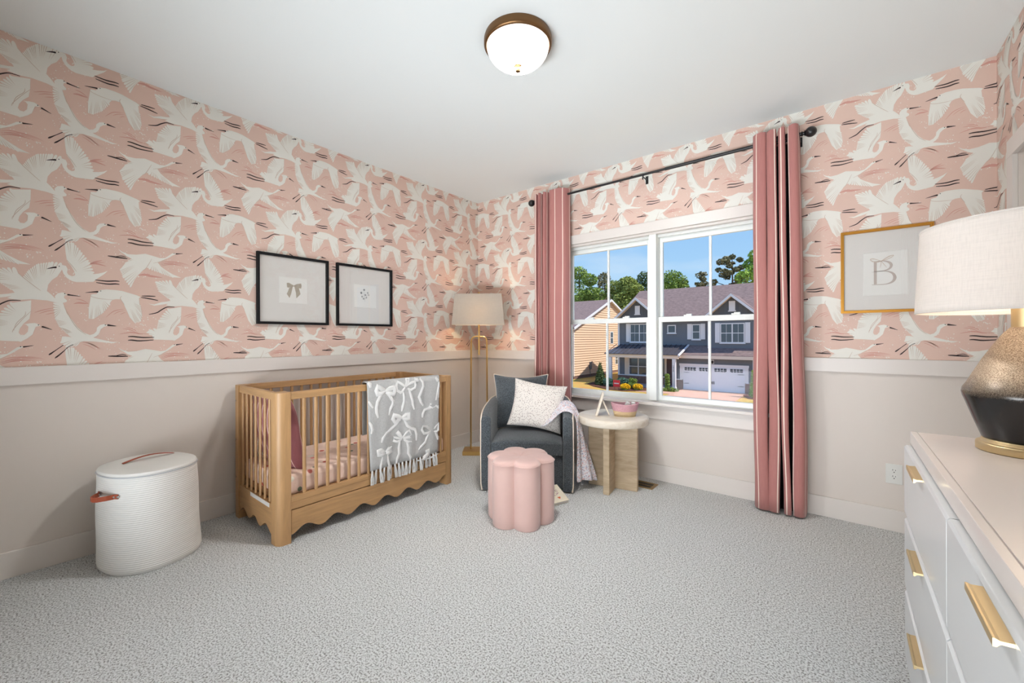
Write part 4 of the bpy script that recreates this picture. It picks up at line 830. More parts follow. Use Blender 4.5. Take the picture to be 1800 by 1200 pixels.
for (y, z, r_) in ((1.978,1.616,.011),(1.951,1.588,.012),(2.012,1.592,.008),(1.990,1.572,.01),(1.958,1.556,.009),(1.972,1.538,.009),(2.022,1.574,.007),(2.0,1.55,.008)):
    for k in range(6):
        a = 2*pi*k/6; mb.flat([(y+r_*0.45*cos(a)+r_*0.5*cos(a+x), z+r_*0.45*sin(a)+r_*0.5*sin(a+x)) for x in (0, 1.2, 2.4, 3.6, 4.8)], f9)
stroke(mb, [(1.985, 1.515), (1.98, 1.55), (1.975, 1.61)], [0.0015, 0.002, 0.001], f9); stroke(mb, [(1.985, 1.53), (2.0, 1.56), (2.02, 1.59)], [0.0015, 0.002, 0.001], f9)
picture('framed_picture', 'black framed square print of grey flowers, right picture above the crib, reflecting the window', 'black framed pictures', fL, 1.724, 2.256, 1.300, 1.820, 0.0185, 0.028, BLKFR, (1.885, 2.095, 1.464, 1.655), [('flower_print', GREYINK, mb)])
fW = lambda u, v, d: (u, YW-d, v)
f8 = lambda u, v: fW(u, v, 0.0095); f10 = lambda u, v: fW(u, v, 0.0101)
MON = mat('monogram_ink', s(190, 178, 170), 0.8); BOWI = mat('bow_ink', s(206, 190, 174), 0.8)
mb = MB()
mb.flat([(0.1595, 1.522), (0.1735, 1.522), (0.1735, 1.664), (0.1595, 1.664)], f8)
stroke(mb, [(0.150, 1.666), (0.166, 1.664), (0.20, 1.665), (0.228, 1.655), (0.240, 1.636), (0.232, 1.614), (0.205, 1.603), (0.173, 1.602), (0.15, 1.599)], [0.003, 0.005, 0.004, 0.011, 0.014, 0.01, 0.004, 0.003, 0.001], f8)
stroke(mb, [(0.18, 1.602), (0.215, 1.60), (0.245, 1.585), (0.256, 1.558), (0.246, 1.533), (0.218, 1.520), (0.18, 1.519), (0.15, 1.520)], [0.002, 0.004, 0.011, 0.016, 0.012, 0.005, 0.004, 0.003], f8)
mc = MB()
stroke(mc, [(0.194, 1.664), (0.175, 1.675), (0.155, 1.683), (0.144, 1.680), (0.152, 1.668), (0.175, 1.660), (0.194, 1.664)], [0.003, 0.003, 0.005, 0.004, 0.004, 0.005, 0.003], f10)
stroke(mc, [(0.194, 1.664), (0.212, 1.677), (0.232, 1.690), (0.25, 1.694), (0.243, 1.684), (0.22, 1.672), (0.194, 1.664)], [0.003, 0.005, 0.006, 0.003, 0.004, 0.004, 0.003], f10)
stroke(mc, [(0.194, 1.664), (0.193, 1.645), (0.189, 1.624)], [0.002, 0.003, 0.001], f10); stroke(mc, [(0.194, 1.664), (0.206, 1.645), (0.220, 1.622)], [0.002, 0.003, 0.001], f10)
picture('gold_framed_picture', 'gold framed monogram print of a letter B with a bow, on the window wall', None, fW, -0.002, 0.424, 1.345, 1.868, 0.0165, 0.024, mat('antique_gold', s(206, 150, 66), 0.35, metal=0.85), (0.112, 0.312, 1.455, 1.720), [('letter_b', MON, mb), ('ribbon', BOWI, mc)])

# ---------------------------------------------------------------- curtains
CURT = stripes('rose_striped_curtain', s(186, 128, 121), s(168, 110, 106), s(246, 228, 214), 0.078, 0.006, axis=0, useuv=True)
def curtain(path, lab, side, ringx, k_top, k_bot, x_ref, hemz):
    P = [Vector(p) for p in path]; Q = []
    for i in range(len(P)-1):
        p0, p1, p2, p3 = P[max(i-1, 0)], P[i], P[i+1], P[min(i+2, len(P)-1)]
        for k in range(5):
            t_ = k/5; Q.append(0.5*((2*p1)+(p2-p0)*t_+(2*p0-5*p1+4*p2-p3)*t_*t_+(3*p1-p0-3*p2+p3)*t_**3))
    Q.append(P[-1]); L_ = [0]
    for i in range(1, len(Q)): L_.append(L_[-1]+(Q[i]-Q[i-1]).length)
    mb = MB(); rows = []; uvs = []
    zs_ = [2.602, 2.598, 2.58, 2.56, 2.53, 2.49, 2.4]+[2.4-(2.4-0.012)*k/22 for k in range(1, 23)]
    for z in zs_:
        f_ = (2.6-z)/2.6; kk = k_top+(k_bot-k_top)*f_; row = []
        for j, q in enumerate(Q):
            dy = (q.y-3.335); tz = 1 if z < 2.4 else 1
            x = x_ref+(q.x-x_ref)*kk+0.004*sin(z*5+L_[j]*9)*f_*1.5
            y = 3.335+dy*(1.05+0.1*sin(z*3+L_[j]*4)*f_+0.1*f_)
            zz = z-(0.012*(0.5+0.5*sin(L_[j]*55)) if z == zs_[0] else 0)
            row.append((x, min(y, 3.408), zz)); uvs.append((L_[j]+0.03, z))
        rows.append(row)
    mb.grid(rows); o = mb.build('curtain', CURT, None, angle=85, uvs=uvs, fixn=False)
    md = o.modifiers.new('thickness', 'SOLIDIFY'); md.thickness = 0.003
    tag(o, lab, 'curtain', 'striped curtains at the window')
    for x, ry in ringx:
        g = MB(); R_ = Matrix.Translation((x, 3.335, 2.545)) @ Matrix.Rotation(ry, 4, 'Z') @ Matrix.Rotation(pi/2, 4, 'Y'); g.T = R_
        g.tube([(0.0235*cos(a), 0.0235*sin(a), 0) for a in [2*pi*k/24 for k in range(24)]], 0.0055, 8, closed=True); g.build('grommet', BLACK, o)
    return o
rp = [(-.487,3.395),(-.483,3.34),(-.472,3.295),(-.44,3.272),(-.405,3.276),(-.394,3.292),(-.400,3.34),(-.403,3.405),(-.377,3.405),(-.380,3.34),(-.387,3.292),(-.374,3.276),(-.350,3.270),(-.332,3.278),(-.331,3.295),(-.334,3.34),(-.336,3.405),(-.306,3.405),(-.309,3.34),(-.311,3.295),(-.305,3.276),(-.290,3.270),(-.276,3.278),(-.275,3.295),(-.277,3.34),(-.278,3.405),(-.250,3.405),(-.251,3.34),(-.252,3.295),(-.246,3.276),(-.222,3.268),(-.198,3.28),(-.188,3.33),(-.190,3.395)]
cur_r = curtain(rp, 'rose striped curtain panel hanging to the floor right of the window', 1, [(-.481, .2), (-.399, .9), (-.388, -.9), (-.336, .8), (-.318, -.8), (-.285, .8), (-.268, -.8), (-.232, .6)], 0.9, 1.03, -0.48, 0)
mb = MB()  # black strips set into two fold valleys to imitate their deep shadow
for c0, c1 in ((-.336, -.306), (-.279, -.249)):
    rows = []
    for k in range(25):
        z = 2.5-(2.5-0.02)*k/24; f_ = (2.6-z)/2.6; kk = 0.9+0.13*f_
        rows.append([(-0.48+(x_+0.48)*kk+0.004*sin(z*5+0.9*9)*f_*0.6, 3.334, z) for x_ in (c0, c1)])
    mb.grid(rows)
mb.build('fold_shadow_strips', mat('fold_shadow_black', (0.004, 0.003, 0.003), 0.9, spec=0.1), cur_r, fixn=False, label='black strips standing in for the deep shadow between the folds')
lp_ = [(-2.365,3.395),(-2.362,3.34),(-2.352,3.285),(-2.342,3.275),(-2.334,3.30),(-2.330,3.36),(-2.327,3.405),(-2.318,3.405),(-2.315,3.35),(-2.306,3.285),(-2.296,3.27),(-2.286,3.29),(-2.280,3.35),(-2.277,3.405),(-2.268,3.405),(-2.264,3.34),(-2.250,3.28),(-2.236,3.27),(-2.222,3.285),(-2.214,3.34),(-2.211,3.40),(-2.203,3.40),(-2.199,3.34),(-2.18,3.285),(-2.14,3.275),(-2.08,3.28),(-2.03,3.29),(-2.01,3.32),(-2.002,3.37)]
curtain(lp_, 'rose striped curtain panel behind the armchair left of the window', -1, [(-2.36, .2), (-2.322, .8), (-2.27, .8), (-2.207, .5), (-2.06, .15)], 0.98, 1.0, -2.0, 0)
rod = thing('curtain_rod', 'black curtain rod with ball finials above the window', 'curtain rod', (-1.3, 3.335, 2.545))
MB().tube([(-2.375, 3.335, 2.545), (-1.05, 3.335, 2.545)], 0.0095, 14).build('rod', BLACK, rod)
MB().tube([(-1.1, 3.335, 2.545), (-0.205, 3.335, 2.545)], 0.0125, 14).build('rod_sleeve', BLACK, rod)
for x, sg in ((-2.375, -1), (-0.205, 1)):
    mb = MB(); mb.T = Matrix.Translation((x, 3.335, 2.545)) @ Matrix.Rotation(sg*pi/2, 4, 'Y')
    mb.lathe([(0.013, 0), (0.017, 0.004), (0.012, 0.010), (0.012, 0.016), (0.02, 0.02), (0.014, 0.024)]+[(0.033*sin(a), 0.052-0.033*cos(a)) for a in [pi*(k+1.8)/14 for k in range(13)]], (0, 0, 0), 24); mb.build('finial', BLACK, rod)
for x in (-2.372, -1.283, -0.215):
    mb = MB(); mb.tube([(x, 3.335, 2.528), (x, YW-0.004, 2.528)], 0.005, 8); mb.box(x-0.011, x+0.011, YW-0.006, YW, 2.495, 2.56)
    mb.tube([(x, 3.335+0.0155*sin(a), 2.545-0.0155*cos(a)) for a in [-1.4, -.9, -.4, 0, .4, .9, 1.4]], 0.0035, 6); mb.box(x-0.004, x+0.004, 3.331, 3.339, 2.505, 2.53); mb.build('bracket', BLACK, rod)

# ---------------------------------------------------------------- ceiling light
cl = thing('ceiling_light', 'flush dome ceiling light with bronze rim and frosted glass, lit', 'lamp', (-1.298, 1.668, 2.74))
MB().lathe([(0.150, 2.74), (0.172, 2.739), (0.175, 2.730), (0.175, 2.704), (0.170, 2.696), (0.163, 2.694), (0.160, 2.70), (0.15, 2.71)], (-1.298, 1.668, 0), 72, cap=False).build('rim', BRONZE, cl, angle=60)
OPAL = mat('lit_opal_glass', s(250, 246, 238), 0.3, emit=(1.0, 0.992, 0.98), estr=4)
t = OPAL.node_tree; tcn = N(t, 'ShaderNodeTexCoord'); spz = N(t, 'ShaderNodeSeparateXYZ'); t.links.new(tcn.outputs['Object'], spz.inputs[0])
mrz = N(t, 'ShaderNodeMapRange'); mrz.inputs[1].default_value = -0.142; mrz.inputs[2].default_value = -0.112; mrz.inputs[3].default_value = DOME_STRENGTH; mrz.inputs[4].default_value = 1.15
t.links.new(spz.outputs['Z'], mrz.inputs[0]); t.links.new(mrz.outputs[0], t.nodes['Principled BSDF'].inputs['Emission Strength'])
MB().lathe([(0.160*cos(a)**0.9 if a < 1.55 else 0.001, 2.698-0.100*sin(a)) for a in [pi/2*k/14 for k in range(15)]], (-1.298, 1.668, 0), 72, cap=False).build('glass_dome', OPAL, cl, angle=80)
MB().lathe([(0.020, 2.604), (0.022, 2.597), (0.014, 2.590), (0.012, 2.582), (0.015, 2.577), (0.012, 2.569), (0.003, 2.566)], (-1.298, 1.668, 0), 20).build('finial', BRONZE, cl)

# ---------------------------------------------------------------- dresser
DX0, DX1, DYN, DYF, DH = 0.19, 0.655, 0.47, 2.02, 0.86
dres = thing('dresser', 'white six-drawer dresser with angled brass pulls along the right wall', 'dresser', ((DX0+DX1)/2, (DYN+DYF)/2, 0))
B_(DX0+0.016, DX1, DYN+0.012, DYF-0.012, 0.05, 0.82).build('carcass', DRESS, dres, smooth=False, bevel=0.002)
mb = MB(); mb.box(DX0, DX0+0.0165, DYN, DYF, 0.817, DH); mb.box(DX0+0.0165, DX1, DYN, DYF, 0.82, DH-0.003)
mb.build('top_slab', DRESST, dres, smooth=False, bevel=0.0012)
B_(DX0+0.0185, DX1, DYN, DYF, DH-0.003, DH).build('top_panel', DRESST, dres, smooth=False, bevel=0.0008)
B_(DX0+0.05, DX1-0.02, DYN+0.03, DYF-0.03, 0.0, 0.05).build('plinth', DRESS, dres, smooth=False)
XF = 0.173
seam = 1.258
for (z0, z1) in ((0.565, 0.813), (0.308, 0.556), (0.055, 0.299)):
    for (y0, y1) in ((seam+0.0025, DYF-0.014), (DYN+0.014, seam-0.0025)):
        c_ = 0.009; prof = [(XF+c_, z0-0.0), (XF, z0+0.016), (XF, z1-0.006), (XF+0.005, z1), (XF+0.04, z1), (XF+0.04, z0)]
        d_ = MB().prism(prof, lambda u, v, d: (u, d, v), y0, y1).build('drawer', DRESS, dres, smooth=False, bevel=0.001)
        yc = (y0+y1)/2+0.02; zc = z1-0.014; hl = 0.078
        mb = MB(); pr = [(XF+0.0005, zc), (XF+0.0005, zc+0.006), (XF-0.013, zc+0.0045), (XF-0.017, zc+0.006), (XF-0.020, zc+0.006), (XF-0.020, zc-0.006), (XF-0.016, zc-0.006), (XF-0.012, zc-0.001)]
        mb.prism(pr, lambda u, v, d: (u, d, v), yc-hl, yc+hl); mb.build('drawer_pull', BRASS, d_, smooth=False, bevel=0.0008)
# ---------------------------------------------------------------- table lamp
lx, ly = 0.4144, 1.846
tl = thing('table_lamp', 'faceted black and bronze table lamp with white linen drum shade on the dresser', 'lamp', (lx, ly, DH))
MB().lathe([(0.094, DH), (0.0984, DH+0.003), (0.0984, 0.882), (0.0965, 0.885), (0.088, 0.8855), (0.0868, 0.887), (0.0868, 0.894), (0.0855, 0.896)], (lx, ly, 0), 72).build('base', BRASS, tl, angle=60)
GL = bpy.data.materials.new('two_tone_glaze'); GL.use_nodes = True; t = GL.node_tree; b = t.nodes['Principled BSDF']; L = t.links.new
tcn = N(t, 'ShaderNodeTexCoord'); spz = N(t, 'ShaderNodeSeparateXYZ'); L(tcn.outputs['Object'], spz.inputs[0])
n1 = N(t, 'ShaderNodeTexNoise'); n1.inputs['Scale'].default_value = 420; L(tcn.outputs['Object'], n1.inputs[0])
ad = N(t, 'ShaderNodeMath', operation='MULTIPLY_ADD'); ad.inputs[1].default_value = 0.02; L(n1.outputs[0], ad.inputs[0]); L(spz.outputs['Z'], ad.inputs[2])
mr_ = N(t, 'ShaderNodeMapRange'); mr_.inputs[1].default_value = 0.170; mr_.inputs[2].default_value = 0.232; L(ad.outputs[0], mr_.inputs[0])
rmp = N(t, 'ShaderNodeValToRGB'); rmp.color_ramp.elements[0].color = (*s(132, 110, 90), 1); rmp.color_ramp.elements[1].color = (*s(206, 186, 160), 1); rmp.color_ramp.elements[0].position = 0.35; rmp.color_ramp.elements[1].position = 0.65
L(n1.outputs[0], rmp.inputs[0]); mm = N(t, 'ShaderNodeMix', data_type='RGBA'); L(mr_.outputs[0], mm.inputs[0]); mm.inputs[6].default_value = (0.012, 0.011, 0.011, 1); L(rmp.outputs[0], mm.inputs[7]); L(mm.outputs[2], b.inputs['Base Color'])
rr = N(t, 'ShaderNodeMapRange'); rr.inputs[3].default_value = 0.2; rr.inputs[4].default_value = 0.5; L(mr_.outputs[0], rr.inputs[0]); L(rr.outputs[0], b.inputs['Roughness'])
me_ = N(t, 'ShaderNodeMath', operation='MULTIPLY'); me_.inputs[1].default_value = 0.3; L(mr_.outputs[0], me_.inputs[0]); L(me_.outputs[0], b.inputs['Metallic'])
MB().lathe([(0.0845, 0.896), (0.0865, 0.899), (0.1034, 0.949), (0.1200, 1.002), (0.1255, 1.018), (0.1276, 1.030), (0.1255, 1.043), (0.117, 1.058), (0.105, 1.085), (0.0849, 1.130), (0.0547, 1.188), (0.045, 1.204), (0.036, 1.216), (0.029, 1.224)], (lx, ly, 0), 72).build('body', GL, tl, angle=70)
MB().lathe([(0.028, 1.222), (0.028, 1.30)], (lx, ly, 0), 40).build('neck', BRASS, tl)
SH2 = shademat('white_linen_drum_shade', s(228, 221, 214), 0.2)
MB().lathe([(0.2284, 1.269), (0.2278, 1.285), (0.2165, 1.515), (0.2159, 1.529)], (lx, ly, 0), 96, cap=False).build('lamp_shade', SH2, tl, angle=80, solid=0.003)
for z, r_ in ((1.272, 0.2275), (1.5275, 0.2155)): MB().tube([(lx+r_*cos(a), ly+r_*sin(a), z) for a in [2*pi*k/72 for k in range(72)]], 0.0035, 6, closed=True).build('shade_trim', SH2, tl)
mb = MB(); mb.tube([(lx-0.215, ly, 1.52), (lx+0.215, ly, 1.52)], 0.0025, 6); mb.tube([(lx, ly-0.215, 1.52), (lx, ly+0.215, 1.52)], 0.0025, 6); mb.tube([(lx, ly, 1.3), (lx, ly, 1.52)], 0.004, 6); mb.build('harp', BRASS, tl)
BULB2 = mat('table_bulb', (1, 0.85, 0.65), 0.5, emit=(1, 0.8, 0.6), estr=50)
MB().lathe([(0.012, 1.31), (0.02, 1.33), (0.03, 1.37), (0.028, 1.40), (0.01, 1.42)], (lx, ly, 0), 20).build('bulb', BULB2, tl)

# ---------------------------------------------------------------- outlet, register, book
OUTW = mat('outlet_plastic', s(226, 226, 220), 0.35)
ou = thing('wall_outlet', 'white double socket outlet low on the wall left of the dresser', 'outlet', (0.25, YW, 0.29))
B_(0.212, 0.288, YW-0.006, YW, 0.290, 0.410).build('cover_plate', OUTW, ou, smooth=False, bevel=0.002)
for zc in (0.369, 0.331):
    mb = MB(); mb.T = Matrix.Translation((0.25, YW-0.006, zc)) @ Matrix.Rotation(pi/2, 4, 'X'); mb.lathe([(0.0165, -0.001), (0.0165, 0.002)], (0, 0, 0), 28, sy=0.86); so = mb.build('socket', OUTW, ou)
    mb = MB()
    for dx, hh in ((-0.0065, 0.0045), (0.0065, 0.0035)): mb.box(0.25+dx-0.0012, 0.25+dx+0.0012, YW-0.0086, YW-0.008, zc+0.002, zc+0.002+hh*2)
    mb.box(0.2475, 0.2525, YW-0.0086, YW-0.008, zc-0.0095, zc-0.0045); mb.build('slots', BLACK, so, smooth=False)
MB().lathe([(0.002, 0)], (0.25, YW, 0.35), 6)
VB = mat('register_bronze', s(168, 140, 96), 0.4, metal=0.6)
vr = thing('floor_register', 'small bronze floor vent in the carpet by the wall behind the side table', 'vent', (-1.29, 3.245, 0))
mb = MB()
for a in ((-1.43, -1.155, 3.175, 3.195), (-1.43, -1.155, 3.297, 3.317), (-1.43, -1.41, 3.195, 3.297), (-1.18, -1.155, 3.195, 3.297)): mb.box(a[0], a[1], a[2], a[3], 0, 0.005)
mb.build('frame', VB, vr, smooth=False, bevel=0.001)
B_(-1.41, -1.18, 3.195, 3.297, 0, 0.001).build('duct_opening', BLACK, vr, smooth=False)
sv = B_(-1.4105+0.0, -1.4080, 3.195, 3.297, 0.001, 0.0028).build('louvre', mat('dark_louvre', s(84, 70, 54), 0.5), vr, smooth=False)
for k in range(1, 17): dup(sv, vr, Vector((0.0138*k, 0, 0)))
B_(-1.41, -1.18, 3.2435, 3.2485, 0.001, 0.0047).build('louvre_bar', VB, vr, smooth=False)
# board book leaning on the chair base
p0 = Vector((-1.5455, 2.567, 0.002)); ex = Vector((-0.37, -0.93, 0)).normalized(); ey = Vector((-0.105, 0.105, 0.058)).normalized(); ey = (ey-ex*ey.dot(ex)).normalized(); en = ey.cross(ex); en = en if en.z > 0 else -en
bo = thing('board_book', 'cream board book with a red heart lying against the armchair behind the ottoman', 'book', p0)
def bpt(a, b_, c_): return p0+ex*a+ey*b_+en*c_
for nm, m, c0, c1, ins in (('pages', PAPER2, 0.003, 0.017, 0.002), ('cover', mat('cream_cover', s(238, 230, 208), 0.5), 0.017, 0.02, 0), ('back_cover', MATS['cream_cover'] if 'cream_cover' in MATS else None, 0.0, 0.003, 0)):
    m = m or MATS['cream_cover']; P = [bpt(a, b_, c_) for c_ in (c0, c1) for a, b_ in ((ins, ins), (0.19-ins, ins), (0.19-ins, 0.165-ins), (ins, 0.165-ins))]
    MB().mesh(P, [(0, 3, 2, 1), (4, 5, 6, 7), (0, 1, 5, 4), (1, 2, 6, 5), (2, 3, 7, 6), (3, 0, 4, 7)]).build(nm, m, bo, smooth=False)
REDI = mat('red_orange_print', s(222, 112, 64), 0.6); mb = MB()
hrt = [(0, -0.012), (0.012, 0.002), (0.011, 0.009), (0.005, 0.011), (0, 0.006), (-0.005, 0.011), (-0.011, 0.009), (-0.012, 0.002)]
fb = lambda u, v: bpt(u, v, 0.0203)
mb.flat([(0.062+x, 0.038+y) for x, y in hrt], fb); mb.build('heart_print', REDI, bo, smooth=False, fixn=False)
mb = MB(); mb2 = MB(); rnd = random.Random(5)
for k in range(120):
    a = rnd.uniform(0, 2*pi); r_ = 0.042*sqrt(rnd.uniform(0.05, 1)); u, v = 0.085+r_*cos(a)*1.25, 0.105+r_*sin(a)
    if v > 0.16 or u < 0.005: continue
    q = [(u+0.0028*cos(k_*pi/2.5), v+0.0028*sin(k_*pi/2.5)) for k_ in range(5)]; (mb if k % 3 else mb2).flat(q, fb)
mb.build('flower_print', mat('mauve_print', s(188, 142, 150), 0.6), bo, smooth=False, fixn=False); mb2.build('leaf_print', mat('green_print', s(120, 120, 92), 0.6), bo, smooth=False, fixn=False)
# ---------------------------------------------------------------- outside: ground
GZ = -3.5
GRASS = mat('dry_lawn', s(196, 176, 92), 1.0, vary=0.4, vscale=0.55, col2=s(206, 150, 92), bump=0.5, bscale=12, spec=0.05, bdist=0.03)
GRASSG = mat('green_lawn', s(120, 140, 76), 1.0, vary=0.3, vscale=1.5, bump=0.5, bscale=12, spec=0.05)
CONC = mat('driveway_concrete', s(216, 172, 150), 0.9, vary=0.12, vscale=1.2, spec=0.1)
MULCH = mat('brown_mulch', s(122, 86, 72), 1.0, vary=0.5, vscale=14, bump=1, bscale=14, spec=0.05, bdist=0.05)
def ground(name, x0, x1, y0, y1, z, m, lab=None): return struct(B_(x0, x1, y0, y1, z-0.3, z).build(name, m, smooth=False), label=lab)
ground('lawn', -90, 60, 5, 120, GZ, GRASS, 'lawn across the street, greenish yellow and dry orange')
ground('street', -90, 60, 8, 18, GZ+0.01, mat('asphalt', s(120, 116, 112), 0.95, vary=0.2, vscale=3), 'asphalt street')
dv = MB().prism([(-11.05, 37.8), (-6.0, 37.8), (-5.75, 18), (-10.2, 18)], lambda u, v, d: (u, v, d), GZ, GZ+0.03).build('driveway', CONC, smooth=False); struct(dv, label='pinkish concrete driveway in front of the garage')
B_(-14.2, -10.6, 33.9, 35.2, GZ, GZ+0.032).build('sidewalk', CONC, smooth=False)['kind'] = 'structure'
def bed(name, pts, h=0.06): struct(MB().prism(pts, lambda u, v, d: (u, v, d), GZ, GZ+h).build(name, MULCH, smooth=False), label='brown mulch planting bed')
bed('mulch_bed', [(-19.8, 37.6), (-19.6, 36.2), (-18.2, 34.8), (-16.2, 33.5), (-14.6, 33.3), (-13.6, 34.0), (-12.4, 35.3), (-11.2, 35.9), (-11.0, 37.7), (-12, 38.6), (-19.6, 38.9)])
bed('mulch_bed', [(-6.0, 37.7), (-6.0, 36.3), (-5.4, 34.8), (-3.2, 35.0), (-3.0, 37.7)])
# ---------------------------------------------------------------- blue house
SIDB = mat('slate_blue_siding', s(122, 126, 134), 0.8, vary=0.06, vscale=2); SIDP = mat('cream_siding', s(236, 200, 168), 0.85)
SHING = mat('brown_shingles', s(150, 128, 124), 0.95, vary=0.4, vscale=2.2, stretch=(1.6, 3, 3), bump=0.3, bscale=4); HTRIM = mat('house_white_trim', s(238, 236, 240), 0.6)
METR = mat('dark_metal_roof', s(96, 92, 98), 0.4, metal=0.3); BRK = mat('brick_veneer', s(150, 116, 104), 0.95, vary=0.4, vscale=5); HGL = mat('house_window_glass', s(72, 82, 92), 0.08, spec=0.9)
DOORM = mat('garage_door_white', s(236, 238, 246), 0.5); IRON = mat('black_iron', (0.02, 0.02, 0.025), 0.5); BTRIM = mat('house_cream_trim', s(240, 222, 206), 0.6); DARKD = mat('burgundy_door', s(92, 60, 66), 0.5)
bh = thing('house', 'slate blue two-storey house with white double garage door across the street', 'house', (-11, 42, GZ))
def siding(name, m, parent, fn, u0, u1, v0, v1, step=0.2, lap=0.03, clipf=None):
    """lapped boards: each course tilts out at its lower edge"""
    mb = MB(); v = v0
    while v < v1-1e-4:
        w1 = min(v+step, v1); a0, a1 = (u0, u1) if not clipf else clipf(v); c0, c1 = (u0, u1) if not clipf else clipf(w1)
        if a1-a0 > 0.02:
            mb.mesh([fn(a0, v, lap), fn(a1, v, lap), fn(c1, w1, 0), fn(c0, w1, 0)], [(0, 1, 2, 3)]); mb.mesh([fn(a0, v, 0), fn(a1, v, 0), fn(a1, v, lap), fn(a0, v, lap)], [(0, 1, 2, 3)])
        v = w1
    return mb.build(name, m, parent, smooth=False, fixn=False)
def fy(Y): return lambda u, v, d: (u, Y-d, v)
def hb(name, m, *a, label=None, bevel=0, parent=None): return B_(*a).build(name, m, parent or bh, smooth=False, label=label)
# masses
hb('wall', SIDB, -17.5, -2.0, 39.03, 49.0, GZ, 3.0); hb('wall', SIDB, -9.03, -2.0, 38.62, 39.03, -0.7, 3.0); hb('wall', SIDB, -11.52, -5.48, 37.83, 39.03, GZ, -0.5)
siding('siding', SIDB, bh, fy(39.03), -17.4, -9.1, 0.2, 3.0); siding('siding', SIDB, bh, fy(38.62), -8.95, -2.0, -0.1, 3.0); 
siding('siding', SIDB, bh, fy(37.83), -11.45, -5.55, -2.65, -0.55); siding('siding', SIDB, bh, fy(39.03), -17.4, -11.5, -2.6, -0.7)
hb('corner_trim', HTRIM, -17.62, -17.44, 38.96, 39.1, GZ+0.8, 3.0); hb('corner_trim', HTRIM, -9.1, -8.93, 38.55, 38.7, 0.15, 3.0); hb('corner_trim', HTRIM, -5.56, -5.44, 37.75, 37.85, -2.65, -0.5)
# garage
gd = hb('garage_door', DOORM, -10.93, -6.11, 37.74, 37.80, GZ+0.03, -1.40)
for k in range(4):
    for i in range(4):
        x0 = -10.93+1.205*i+0.06; z0 = GZ+0.08+0.515*k*1.0; B_(x0, x0+1.085, 37.73, 37.74, z0, z0+0.44).build('panel', DOORM, gd, smooth=False) if k < 3 or True else None
for i in range(4):
    x0 = -10.93+1.205*i+0.14; wd_ = 0.92
    f_ = B_(x0, x0+wd_, 37.70, 37.732, -1.80, -1.52).build('door_window', IRON, gd, smooth=False)
    for a in range(4):
        for c in range(2): B_(x0+0.03+a*wd_/4*0.97, x0+0.03+a*wd_/4*0.97+0.18, 37.695, 37.701, -1.78+c*0.13, -1.78+c*0.13+0.10).build('pane', HGL, f_, smooth=False)
    mb = MB()
    for a in range(1, 4): mb.box(x0+a*wd_/4-0.02, x0+a*wd_/4+0.02, 37.69, 37.70, -1.80, -1.52)
    mb.box(x0, x0+wd_, 37.69, 37.70, -1.675, -1.655); mb.build('muntin', DOORM, f_, smooth=False)
for x, sg in ((-10.85, 1), (-6.19, -1)):
    for z in (-1.98, -2.95): hb('strap_hinge', IRON, min(x, x+sg*0.42), max(x, x+sg*0.42), 37.70, 37.73, z, z+0.04, parent=gd)
hb('door_handle', IRON, -8.60, -8.52, 37.69, 37.73, -2.86, -2.64, parent=gd); hb('door_handle', IRON, -8.46, -8.38, 37.69, 37.73, -2.86, -2.64, parent=gd)
hb('garage_trim', HTRIM, -11.2, -10.93, 37.72, 37.80, -2.6, -1.22); hb('garage_trim', HTRIM, -6.11, -5.86, 37.72, 37.80, -2.6, -1.22); hb('garage_trim', HTRIM, -11.25, -5.82, 37.70, 37.80, -1.40, -1.20)
hb('brick_pier', BRK, -11.53, -10.95, 37.66, 37.83, GZ, -2.66); hb('brick_pier', BRK, -6.10, -5.46, 37.66, 37.83, GZ, -2.66)
hb('pier_cap', HTRIM, -11.56, -11.0, 37.63, 37.83, -2.66, -2.60); hb('pier_cap', HTRIM, -6.05, -5.44, 37.63, 37.83, -2.66, -2.60)
lg = hb('coach_light', HTRIM, -8.62, -8.42, 37.74, 37.80, -1.16, -0.80); MB().lathe([(0.02, -1.13), (0.07, -1.1), (0.09, -0.93), (0.05, -0.9), (0.01, -0.86)], (-8.52, 37.64, 0), 10).build('lantern', IRON, lg)
def slab(name, m, pts, th, parent=None, **k):
    """roof plane: 4 corner points, thickness downwards"""
    P = [Vector(p) for p in pts]; Q = [p-Vector((0, 0, th)) for p in P]; n = len(P)
    return MB().mesh(P+Q, [tuple(range(n)), tuple(range(2*n-1, n-1, -1))]+[(i, (i+1) % n, n+(i+1) % n, n+i) for i in range(n)]).build(name, m, parent or bh, smooth=False)
# garage skirt roof, gutter
slab('skirt_roof', SHING, [(-11.0, 37.35, -0.42), (-2.0, 37.35, -0.42), (-2.0, 38.65, 0.20), (-10.9, 39.05, 0.40)], 0.06)
hb('fascia', BTRIM, -11.42, -5.35, 37.30, 37.40, -0.72, -0.46); hb('soffit', BTRIM, -11.3, -5.4, 37.35, 37.83, -0.62, -0.55)
